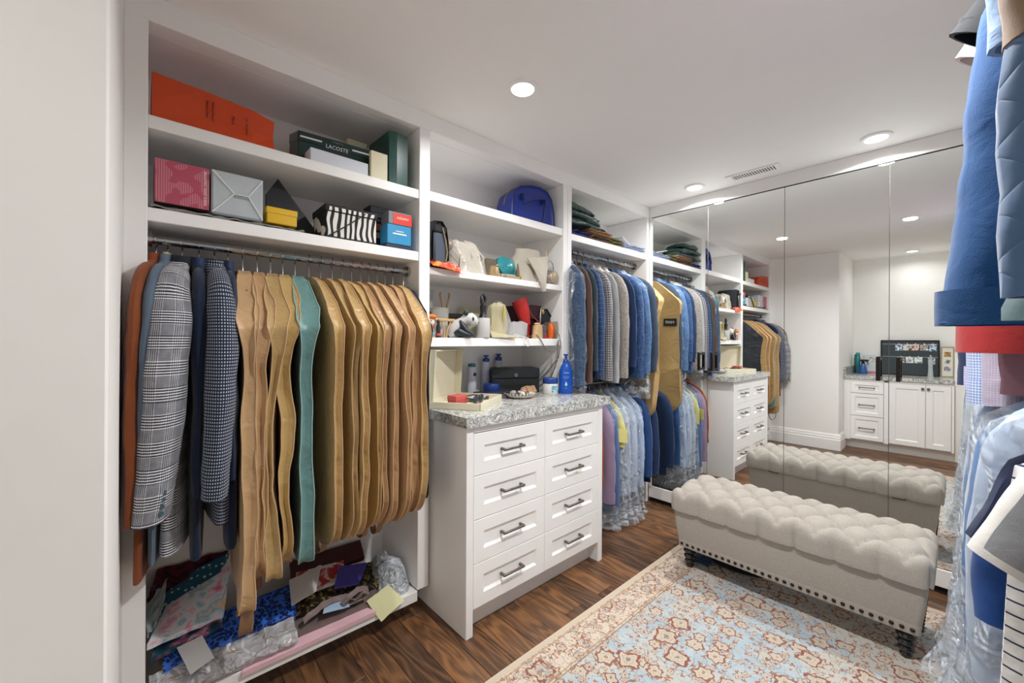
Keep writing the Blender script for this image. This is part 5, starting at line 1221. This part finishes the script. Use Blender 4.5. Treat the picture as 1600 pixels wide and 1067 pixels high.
single('power_cord', MB().tube([(1.735, 1.765, T3+.012), (1.742, 1.70, T3+.02), (1.75, 1.672, T3-.015), (1.775, 1.664, T3-.06), (1.83, 1.662, T3-.082), (1.875, 1.664, T3-.055), (1.89, 1.664, T3-.01), (1.893, 1.668, T3-.06), (1.90, 1.68, T3-.14), (1.905, 1.74, T3-.25), (1.91, 1.86, T3-.318), (1.915, 1.95, T3-.331)], .0035, 8), CORD, 'grey cord looping from the third shelf down to the worktop', 'cord')
single('charging_cable', MB().tube([(1.895, 1.70, T3+.06), (1.905, 1.668, T3+.02), (1.915, 1.664, T3-.03), (1.922, 1.69, T3-.12), (1.93, 1.80, T3-.22), (1.932, 1.90, T3-.30), (1.93, 1.95, T3-.331)], .003, 8), CORD, 'second grey cable hanging behind the white jar', 'cord')
single('earphone_cable', MB().tube([(1.53, 1.72, T3+.004), (1.56, 1.69, T3+.02), (1.60, 1.675, T3+.01), (1.62, 1.666, T3-.015), (1.60, 1.66, T3-.03), (1.625, 1.66, T3-.045), (1.65, 1.664, T3-.035), (1.64, 1.672, T3+.004), (1.60, 1.70, T3+.012), (1.58, 1.74, T3+.004)], .0026, 8), plain('white_cable', 'dcdad5', .5), 'thin white cable curled over the third shelf edge', 'cord')
BURG = plain('burgundy_leather', '4b1a22', .35, var=.2, bump=.15)
r = root('handbag', 'burgundy leather handbag with red strap on the third shelf', 'handbag', (1.80, 1.885, T3))
part('body', MB().rings(outline_rings([(-.075, 0), (-.082, .11), (-.078, .205), (.075, .205), (.085, .11), (.078, 0)], [(-.07, .94), (-.085, 1), (.08, 1), (.09, .9)])), BURG, r, smooth=False)
part('flap', MB().box((-.08, -.094, .12), (.078, -.083, .207), .005), plain('deep_burgundy', '3b141b', .35), r, smooth=False)
part('clasp', MB().ell((-.06, -.097, .135), (.007, .004, .007), 8, 5), CHROME, r)
part('strap', MB().tube([(-.06, -.095, .20), (-.03, -.115, .14), (.03, -.135, .085), (.055, -.15, .04), (.05, -.16, .0)], .005, 8, flat=.6), plain('rose_strap', '9c3a46', .4), r)
r = root('handbag', 'black leather purse with silver chain leaning at the shelf end', 'handbag', (1.895, 1.83, T3+.02), -.2)
part('body', MB().rings(outline_rings([(-.05, 0), (-.055, .09), (-.02, .165), (.03, .17), (.075, .11), (.05, .06), (.02, 0)], [(-.035, .9), (-.045, 1), (.04, 1), (.05, .9)])), plain('black_leather', '24262c', .36, var=.2, bump=.2), r)
part('chain', MB().tube([(-.02, -.048, .17), (-.03, -.056, .13), (-.035, -.06, .08), (-.04, -.058, .0), (-.042, -.06, -.018)], .0045, 6), plain('silver_chain', '9b9a9c', .3, .8), r)
part('buckle', MB().ell((-.005, -.05, .15), (.010, .005, .018), 8, 6), plain('gold_clasp', 'c9ab6e', .25, .9), r)
r = root('wallet', 'orange wallet standing at the right of the third shelf', 'wallet', (1.872, 1.712, T3)); part('body', MB().tube([(0, 0, .001), (.0, 0, .02), (.002, 0, .055), (.002, 0, .088), (0, 0, .098)], [(.016, .012), (.024, .016), (.026, .018), (.018, .014), (.006, .006)], 14), plain('orange_leather', 'd9641a', .4), r); part('fold_seam', MB().tube([(.018, -.014, .01), (.02, -.016, .05), (.014, -.013, .085)], .003, 6), plain('dark_orange', 'a84710', .4), r)
r = root('wallet', 'taupe ribbed roll purse at the right end of the third shelf', 'wallet', (1.915, 1.745, T3)); 
for k in range(4): part('fold', MB().tube([(-.010+.010*k, -.03, .006), (-.012+.010*k, -.034, .06), (-.006+.009*k, -.03, .108)], [.006, .009, .005], 8, flat=.7).box((-.014+.010*k, -.028, 0), (-.005+.010*k, .05, .105), .003), plain('taupe_leather', '95897a', .5), r)
r = root('coin_purse', 'gold beige pouch below the hair dryer', 'purse', (1.765, 1.722, T3)); part('body', blob(.034, .028, .088, 23, .008, 18, 9, .75), satin('sand_satin', 'c0a070', .4), r); part('top_frill', MB().ell((0, 0, .088), (.022, .016, .008), 12, 6), satin('sand_satin_light', 'd0b080', .4), r)
r = root('coin_purse', 'small dark patterned pouch between the gold pouch and the orange wallet', 'purse', (1.822, 1.730, T3)); part('body', blob(.022, .02, .085, 29, .006, 16, 8, .7), tweed('dark_pattern_cloth', '22222a', '4a4650', '8f8a90'), r); part('red_tag', MB().box((-.008, -.026, .004), (.014, -.021, .02), .001), RED, r)

# ================================================================== on the stone worktop
CREAM = card('cream_box_card', 'd6cfb6', .55)
r = root('gift_box', 'open cream gift box with its lid standing up on the worktop', 'gift box', (1.222, 1.688, CT), math.atan2(.198, .299))
W_, D_ = .180, .135
part('tray_floor', MB().box((-W_, -D_, 0), (W_, D_, .004)), CREAM, r, smooth=False)
for lo, hi in (((-W_, -D_, 0), (-W_+.006, D_, .034)), ((W_-.006, -D_, 0), (W_, D_, .034)), ((-W_, -D_, 0), (W_, -D_+.006, .034)), ((-W_, D_-.006, 0), (W_, D_, .034))): part('tray_side', MB().box(lo, hi, .001), CREAM, r, smooth=False)
M = Matrix.Translation((-W_+.02, .0, .046)) 
ld = MB().box((-W_, -.004, 0), (W_, .0, .275))
def lidbox():
    m = MB(); a = .135
    m.box((-.006, -a, 0), (0, a, .275), .001); m.box((0, -a, 0), (.036, -a+.006, .275), .001); m.box((0, a-.006, 0), (.036, a, .275), .001); m.box((0, -a, .269), (.036, a, .275), .001); m.box((0, -a, 0), (.036, a, .006), .001)
    return m.xf(Matrix.Translation((-.0, D_+.004, .004)) @ Matrix.Rotation(-PI/2, 4, 'Z') @ Matrix.Rotation(.06, 4, 'Y') @ Matrix.Scale(1.32, 4, (0, 1, 0)))
part('lid', lidbox(), CREAM, r, 'open lid standing on edge', smooth=False)
r = root('jewellery_box', 'small red lidded box in the open cream gift box', 'jewellery box', (1.150, 1.665, CT+.0045), .25)
part('body', MB().box((-.042, -.028, 0), (.042, .028, .030), .003), plain('soft_red', 'b54a48', .5), r, smooth=False); part('lid', MB().box((-.043, -.029, .028), (.043, .029, .052), .003), plain('soft_red_lid', 'c05552', .5), r, smooth=False)
r = root('glasses', 'dark glasses with grey lenses lying in the cream gift box', 'glasses', (1.265, 1.645, CT+.006), .5)
for s in (-1, 1): part('lens', MB().ell((s*.034, 0, .022), (.031, .008, .022), 14, 7), plain('smoke_lens', '33353c', .15), r)
part('bridge', MB().tube([(-.01, 0, .03), (0, -.002, .034), (.01, 0, .03)], .003, 6), BLACKM, r)
for s in (-1, 1): part('temple', MB().tube([(s*.064, 0, .03), (s*.066, .06, .032), (s*.05, .11, .022)], .003, 6), BLACKM, r)
single('folded_leaflet', MB().grid(lambda u, v: (-.06+.12*u, -.04+.08*v, .002+.03*abs(u-.4)), 6, 3, .0015), plain('lilac_leaflet', 'b9b4c4', .5), 'lilac folded leaflet in the cream gift box behind the glasses', 'leaflet', (1.31, 1.735, CT+.008), .4)
def toiletry(label, x, y, h, rr, bm_, cap, cat='bottle', pump=False, name='lotion_bottle'):
    r = root(name, label, cat, (x, y, CT))
    part('body', MB().lathe([(rr*.92, 0), (rr, .005), (rr, h*.80), (rr*.82, h*.86), (rr*.5, h*.88)], 20, sy=.75), bm_, r)
    c = part('cap', MB().lathe([(rr*.84, h*.84), (rr*.84, h*.93), (rr*.6, h*.95)], 18, sy=.8), cap, r)
    if pump: part('pump', MB().tube([(0, 0, h*.94), (0, 0, h)], rr*.28, 10).box((-rr*.6, -rr*.3, h*.985), (rr*.6, rr*.3, h*1.03), .002), cap, c)
    return r
NB = plain('navy_cap', '1d3f8c', .3); WB = plain('milk_white', 'd6d9e0', .35); TL = plain('teal_cap', '3a7c8c', .35)
r = toiletry('white bottle with teal cap behind the lid of the cream box', 1.475, 1.985, .195, .030, WB, TL)
part('label', MB().ell((.006, -.0225, .12), (.012, .0025, .012), 12, 6), NB, r)
toiletry('white lotion bottle with navy pump, middle of the three at the back', 1.60, 2.005, .225, .028, plain('lilac_white', 'ccd0e2', .35), NB, pump=True)
toiletry('grey white lotion bottle with navy pump, nearest the black case', 1.715, 2.02, .23, .028, plain('grey_white', 'b9bdc2', .35), NB, pump=True)
r = root('cream_jar', 'flat navy blue cream tin beside the lotion bottles', 'jar', (1.555, 1.90, CT))
part('body', MB().lathe([(.046, .0), (.048, .004), (.048, .03)], 26), plain('pale_blue_tin', '7fa7d6', .3), r); part('lid', MB().lathe([(.050, .028), (.051, .032), (.051, .062), (.048, .066)], 26), NB, r)
r = root('jewellery_case', 'black jewellery case with two drawers and a silver clasp', 'jewellery case', (1.76, 1.93, CT), -.52)
CASE = plain('black_leatherette', '25282d', .38, var=.08, bump=.1)
part('body', MB().box((-.15, -.085, 0), (.15, .085, .088), .003), CASE, r, smooth=False)
part('lid', MB().box((-.152, -.087, .09), (.152, .087, .152), .004), CASE, r, smooth=False)
for z in (.006, .046): part('drawer', MB().box((-.145, -.088, z), (.145, -.083, z+.037), .0015), CASE, r, smooth=False)
part('clasp', MB().box((-.012, -.092, .098), (.012, -.086, .122), .003), CHROME, r)
r = root('magazine', 'dark glossy magazines stacked before the black jewellery case', 'magazine', (1.50, 1.80, CT), -.15)
MG = NT('magazine_cover'); MG = MG.fin(MG.ramp(MG.noise(26, 3, MG.coord(), .6, 1), [(.4, srgb('2c2a30')), (.52, srgb('58484a')), (.66, srgb('8d8a90'))]), .2)
part('cover', MB().box((-.15, -.085, .019), (.15, .085, .022), .001), MG, r, smooth=False); part('pages', MB().box((-.147, -.082, .0), (.149, .082, .019), .001), plain('page_edges', '5a5156', .7), r, smooth=False)
single('tablet', MB().box((-.12, -.07, 0), (.12, .07, .008), .003), plain('dark_glass', '3a3d42', .12), 'thin dark tablet lying on the magazines', 'tablet', (1.53, 1.82, CT+.0225), .1, smooth=False)
r = root('trinket_dish', 'shallow round dish with brown patterned rim on the worktop', 'dish', (1.60, 1.695, CT))
part('bowl', MB().lathe([(.05, 0), (.074, .006), (.092, .026), (.089, .028), (.07, .011), (.03, .007)], 32), checks('patterned_dish', 'd9d2c8', '4c3a34', .02, .5), r)
tr = [('orange', 'd8602c', (.035, .004, .032), (.030, .013, .008), 'orange lipstick tube in the trinket dish', 'lipstick'), ('white', 'e3e2e0', (-.012, -.03, .028), (.040, .014, .010), 'white tube lying at the front of the trinket dish', 'tube'), ('grey', '8f9498', (-.045, .012, .028), (.020, .012, .010), 'small grey compact in the trinket dish', 'compact'), ('sand', 'c9b791', (-.02, .035, .028), (.024, .011, .010), 'sand coloured vial at the back of the trinket dish', 'vial'), ('blue grey', 'a9b5c0', (.02, -.01, .037), (.022, .009, .008), 'blue grey clip on top of the trinket dish pile', 'hair clip')]
for k, (n_, c_, p_, s_, lb, ct_) in enumerate(tr):
    single(ct_.replace(' ', '_'), MB().ell((0, 0, 0), s_, 12, 7), plain('trinket_'+n_.replace(' ', '_'), c_, .4), lb, ct_, (1.60+p_[0], 1.695+p_[1], CT+p_[2]), k*1.1)
r = root('leather_pouch', 'crumpled tan leather pouch behind the trinket dish', 'pouch', (1.715, 1.745, CT), .3); part('body', blob(.060, .032, .052, 33, .014, 22, 8, .7), plain('tan_leather', 'b08a64', .6, var=.2), r); part('flap', MB().grid(lambda u, v: (-.05+.1*u, -.034+.02*v, .018+.036*v+.006*nz(u*5, v*4, 1)), 8, 4, .003), plain('tan_leather', 'b08a64', .6, var=.2), r)
r = root('cream_jar', 'white jar with navy lid and pale blue label beside the lotion', 'jar', (1.855, 1.695, CT))
part('body', MB().lathe([(.044, 0), (.047, .005), (.047, .058), (.042, .066)], 26), plain('jar_white', 'dcdcd8', .3), r); part('lid', MB().lathe([(.045, .064), (.047, .067), (.047, .094), (.044, .098)], 26), NB, r)
part('label', MB().rings([[Vector((.0475*math.cos(a), .0475*math.sin(a), z)) for a in [-2.2+1.1*k/10 for k in range(11)]] for z in (.014, .052)], False, False, False), pm('jar_label', 71, ('2f8fa8', '7fc0cc', 'd6e4e6', 'f4f6f4')), r)
r = root('lotion_bottle', 'bright blue lotion pump bottle at the right end of the worktop', 'bottle', (1.935, 1.64, CT), -.80)
LB = plain('nivea_blue', '1450b0', .28, var=.05)
part('body', MB().lathe([(.040, 0), (.043, .006), (.042, .06), (.043, .11), (.038, .145), (.026, .175), (.019, .185), (.019, .20)], 26, sy=.62), LB, r)
c = part('pump', MB().tube([(0, 0, .198), (0, 0, .205), (0, 0, .215), (0, 0, .236)], [.016, .012, .0075, .0085], 12).box((-.016, -.008, .234), (.014, .008, .242), .003), plain('pump_blue', '123a8c', .3), r)
for t, s, z in (('NIVEA', .012, .128), ('BODY LOTION', .0055, .105), ('NOURISHING', .005, .097), ('48H', .006, .034)): lettering(t, s, plain('pale_print', 'bcd4f2', .5), r, face_neg_y(.0, -.0275, z))
part('drop_mark', MB().lathe([(.001, .0), (.007, .006), (.0075, .011), (.004, .019), (.0005, .027)], 12, sy=.12).xf(Matrix.Translation((.0, -.0268, .048))), plain('pale_print', 'bcd4f2', .5), r)

# ================================================================== right bay shelf
DG = satin('dark_green_bag', '24403b', .35); 
def folded(name, label, cat, x, y, z, w_, d_, h, layers, mat, seed, rz=0.0, edge=None):
    r = root(name, label, cat, (x, y, z), rz)
    for k in range(layers):
        f0 = k/layers*h; t = h/layers*.92
        part('fold', MB().rings([[Vector((-w_+2*w_*i/14+.008*nz(k+seed, i*.4, 1), d_*c+.01*nz(i*.5, k+seed, 2), max(0.0005, f0+t/2+t/2*s_*(.9+.3*nz(i*.6, seed, k))+.012*nz(i*.35, seed+k, 5)*(k > 0))-(.0)))
             for c, s_ in [(math.cos(2*PI*q/16)*(1 if abs(math.cos(2*PI*q/16)) < .95 else .96), math.sin(2*PI*q/16)) for q in range(16)]] for i in range(15)]), mat, r, ang=70)
    return r
def drape(name, x0, x1, y0, y1, z0, h, mat, parent, seed, lobes=3):
    """a thick soft fold: a closed band lofted along x whose section is a flattened loop with creases"""
    rs = []
    for i in range(23):
        f = i/22; hh = h*(.86+.22*nz(f*3, seed, 1))*(1 if f < .80 else max(.10, 1-((f-.80)/.20)**2*.92)); sh = .9+.1*math.sin(PI*min(1, f*1.4))
        row = []
        for q in range(28):
            a = 2*PI*q/28; c, s_ = sup(a, 2.9)
            cr = .012*math.sin(a*lobes+f*4+seed)+.010*nz(c*2, s_*2+seed, f*4)
            row.append(Vector((x0+(x1-x0)*f+.012*c, (y0+y1)/2+(y1-y0)/2*sh*c*(1-.12*f)+cr*.4, z0+max(0.0006, hh/2+hh/2*s_+cr*abs(s_)*1.1))))
        rs.append(row)
    return part(name, MB().rings(rs), mat, parent, ang=70)
r = root('garment_bag', 'dark green garment bag folded in thick layers on the right bay shelf', 'garment bag', (2.22, 1.80, U1+.068), .0)
drape('fold', -.18, .26, -.125, .12, .0, .050, DG, r, 3, 4); drape('fold', -.18, .17, -.12, .11, .046, .070, DG, r, 8, 3); drape('fold', -.18, .12, -.10, .10, .108, .050, DG, r, 14, 2)
part('edge_piping', MB().tube([(-.16, -.128, .075), (-.02, -.132, .062), (.10, -.124, .066), (.16, -.06, .082), (.165, .05, .085)], .0035, 6), plain('green_edge', '4e706a', .4), r)
for k, (nm_, lb, mt, x, z, w_) in enumerate([('garment_bag', 'deep blue folded bag at the left under the green roll', satin('royal_bag', '28347c', .4), 2.13, .0005, .095), ('garment_bag', 'brown folded garment bag under the green roll', satin('brown_bag', '6a4c34', .45), 2.34, .0005, .125), ('garment_bag', 'tan folded garment bag on the brown one', satin('tan_folded_bag', 'a98560', .45), 2.36, .042, .13)]):
    folded(nm_, lb, 'garment bag', x, 1.80, U1+z, w_, .125, .038, 2, mt, 10+k*3)
folded('garment_bag', 'olive folded garment bag in the middle of the right bay shelf', 'garment bag', 2.56, 1.80, U1+.0005, .085, .11, .062, 3, satin('olive_bag', '6d6538', .5), 31)
folded('shirt', 'blue and white striped folded shirts at the mirror end of the shelf', 'shirt', 2.79, 1.80, U1+.0005, .15, .12, .045, 3, stripes('blue_white_stripe', 'd5d9e0', '4c628f', .012, .5, 1), 41)
single('cardboard_sheet', MB().box((-.09, -.10, 0), (.09, .10, .004), .001).xf(Matrix.Rotation(.22, 4, 'Y')), card('white_card_sheet', 'e2e2de'), 'white card sheet tilted on the folded striped shirts', 'card', (2.72, 1.82, U1+.068), .2, smooth=False)

# ================================================================== pile of gift bags on the bottom board, left bay
def sheet(name, label, cat, c, mat, t=.012, wob=.006, nu=10, nv=8, seed=0.0, sag=0.0, extra=None):
    c = [Vector(p) for p in c]; m = sum(c, Vector())/4
    base = Vector((m.x, m.y, min(p.z for p in c)))
    def fn(u, v):
        p = c[0]*(1-u)*(1-v)+c[1]*u*(1-v)+c[2]*u*v+c[3]*(1-u)*v
        return p-base+Vector((wob*.4*nz(u*4+seed, v*4, 2), wob*.4*nz(u*4, v*4+seed, 6), wob*nz(u*5+seed, v*5, seed)-sag*math.sin(PI*u)*math.sin(PI*v)))
    return single(name, MB().grid(fn, nu, nv, t), mat, label, cat, base, ang=50)
def print_mat(name, stops, scale=20, rough=.45, dist=1.0):
    n = NT(name); return n.fin(n.ramp(n.noise(scale, 3, n.coord(), .55, dist), [(p, srgb(c)) for p, c in stops]), rough)
polka = NT('teal_polka'); _v = polka.vor(52, polka.coord(), 0.0); polka = polka.fin(polka.mix(polka.mth('LESS_THAN', _v.outputs['Distance'], .26), srgb('2a6a8a'), srgb('d2eaf0')), .4)
leop = NT('blue_leopard'); _v = leop.vor(75, leop.coord(), .9); leop = leop.fin(leop.mix(leop.mth('LESS_THAN', leop.mth('ABSOLUTE', leop.mth('SUBTRACT', _v.outputs['Distance'], .36)), .17), srgb('3a72dc'), srgb('142454')), .4)
floral = print_mat('watercolour_floral', [(.30, 'e07aa4'), (.38, 'f2c4d6'), (.44, 'f0f1f6'), (.52, 'e0eaf4'), (.58, '9cc4dc'), (.64, 'ece4d6'), (.70, 'e8c288')], 17, .45, .25)
maroon = print_mat('maroon_floral', [(.4, '2a1520'), (.5, '6d1d3a'), (.6, '14303c'), (.7, 'b05070')], 22)
darkfl = print_mat('dark_floral', [(.35, '1a3048'), (.48, '286470'), (.56, 'd05a86'), (.66, '9ad8dc')], 18)
goldl = print_mat('black_gold_print', [(.46, '15130f'), (.54, '2a241a'), (.58, '8f7d4e')], 60)
sheet('gift_bag', 'maroon flowered gift bag furthest back in the pile on the bottom board', 'gift bag', [(.02, 1.96, .335), (.24, 1.98, .345), (.27, 2.035, .40), (.05, 2.035, .40)], maroon, .02, seed=1)
sheet('gift_bag', 'teal gift bag with white polka dots in the pile', 'gift bag', [(.018, 1.88, .30), (.22, 1.93, .345), (.265, 2.0, .405), (.08, 2.0, .345)], polka, .02, seed=2)
sheet('gift_bag', 'watercolour flowered gift bag on top of the pile at left', 'gift bag', [(.018, 1.735, .300), (.225, 1.775, .285), (.262, 1.935, .375), (.070, 1.89, .325)], floral, .022, .005, seed=3)
sheet('tissue_paper', 'pale sheer tissue sticking up at the left edge of the pile', 'tissue paper', [(.018, 1.74, .318), (.06, 1.84, .345), (.075, 1.95, .395), (.018, 1.86, .365)], plain('pale_tissue', 'a9bcc2', .5, var=.15), .004, .014, seed=4)
sheet('gift_bag', 'dark flowered gift bag under the watercolour one', 'gift bag', [(.030, 1.745, .250), (.215, 1.765, .245), (.245, 1.90, .300), (.05, 1.87, .275)], darkfl, .025, .006, seed=5)
sheet('gift_bag', 'bright blue leopard print gift bag lying across the pile', 'gift bag', [(.055, 1.715, .222), (.450, 1.725, .212), (.475, 1.86, .262), (.070, 1.85, .246)], leop, .03, .004, 16, 8, seed=6)
sheet('paper_bag', 'flat tan paper bag under the blue leopard one', 'paper bag', [(.045, 1.695, .185), (.435, 1.705, .178), (.45, 1.85, .195), (.05, 1.83, .20)], plain('kraft_paper', 'a98a68', .7), .02, .004, seed=7)
fb = root('plastic_bag', 'crumpled clear plastic bag along the front of the pile', 'plastic bag', (.235, 1.73, .119))
part('film', MB().grid(lambda u, v: (-.212+.415*u, -.045-.024*math.sin(PI*min(1, v*1.3))+.075*max(0, v-.5)+.010*nz(u*8, v*5, 3), .002+.085*v+.018*nz(u*7, v*6, 8)*math.sin(PI*v)+.008*nz(u*16, v*12, 2)*v), 40, 16, .003), film('grey_film', 'e2e4e8', .36, .6, 7), fb)
sheet('card', 'blank white square card on top of the plastic bag', 'card', [(.122, 1.668, .188), (.186, 1.680, .204), (.160, 1.755, .250), (.092, 1.748, .246)], card('white_square_card', 'e2e2e4'), .003, .002, seed=8)
sheet('gift_bag', 'flat pink gift bag lying lowest at the front of the bottom board', 'gift bag', [(.262, 1.662, .122), (.740, 1.664, .121), (.75, 1.80, .142), (.30, 1.80, .142)], print_mat('pink_card', [(.3, 'ecbcc8'), (.7, 'f4d0d8')], 5), .018, .002, 14, 6, seed=9)
rb = sheet('gift_bag', 'grey brown gift bag tied with a satin ribbon bow', 'gift bag', [(.44, 1.700, .148), (.775, 1.700, .140), (.80, 1.86, .165), (.455, 1.86, .182)], plain('taupe_paper', '796a66', .4, var=.25), .025, .004, seed=10)
TAUP = satin('taupe_ribbon', '8b7a78', .35)
for k, (x0_, x1_) in enumerate(((-.15, .04), (.0, .12))):
    o = part('ribbon', MB().grid(lambda u, v: (x0_+(x1_-x0_)*u, -.09+.02*v+.04*u, .040+.022*math.sin(PI*u)+.012*v+.006*nz(u*6, v, k)), 14, 2, .002), TAUP, rb)
for s in (-1, 1): part('bow', MB().tube([(.05, -.075, .038), (.05+s*.03, -.085, .066), (.05+s*.055, -.08, .052), (.05+s*.03, -.07, .036), (.05, -.075, .038)], (.011), 6, flat=.18), TAUP, rb)
sheet('gift_bag', 'black gift bag with gold print in the right half of the pile', 'gift bag', [(.435, 1.745, .206), (.80, 1.765, .160), (.85, 1.90, .205), (.46, 1.90, .235)], goldl, .02, .004, seed=11)
sheet('leaflet', 'small light blue leaflet tucked beside the black and gold bag', 'leaflet', [(.535, 1.690, .190), (.64, 1.690, .172), (.645, 1.75, .196), (.56, 1.74, .206)], card('light_blue_paper', 'a9c3de'), .002, .002, seed=12)
sheet('gift_box', 'red and white printed flat box at the back of the pile', 'box', [(.47, 1.80, .240), (.67, 1.82, .218), (.70, 1.93, .245), (.50, 1.93, .262)], print_mat('red_white_print', [(.46, 'b8202a'), (.52, 'd8a8a4'), (.56, 'e6e0dc')], 16), .015, .002, seed=13)
sheet('tissue_paper', 'white tissue paper triangle behind the blue leopard bag', 'tissue paper', [(.435, 1.74, .240), (.53, 1.76, .250), (.585, 1.87, .29), (.455, 1.86, .278)], card('white_tissue', 'dcdad4', .8), .003, .006, seed=14)
sheet('envelope', 'violet blue envelope under the right garment bags', 'envelope', [(.60, 1.76, .232), (.70, 1.745, .218), (.78, 1.85, .238), (.66, 1.87, .256)], card('violet_paper', '4b45a0'), .004, .003, seed=15)
sheet('receipt', 'pale yellow receipt hanging over the front of the bottom board', 'receipt', [(.758, 1.652, .075), (.868, 1.655, .118), (.822, 1.72, .178), (.715, 1.70, .158)], card('yellow_receipt', 'd9d8a8', .7), .002, .003, seed=16)
bb = root('plastic_bag', 'clear bubble plastic bag crumpled at the right end of the bottom board', 'plastic bag', (.87, 1.83, .119))
part('film', blob(.082, .135, .115, 51, .022, 28, 10, .55, -.01), film('bubble_film', 'e6eef6', .36, .7, 9), bb, ang=70)
sheet('gift_bag', 'dark red gift bag deep at the back of the right half', 'gift bag', [(.48, 1.92, .235), (.80, 1.93, .225), (.82, 2.03, .265), (.50, 2.03, .27)], plain('dark_red_paper', '4a1620', .5), .02, .004, seed=17)
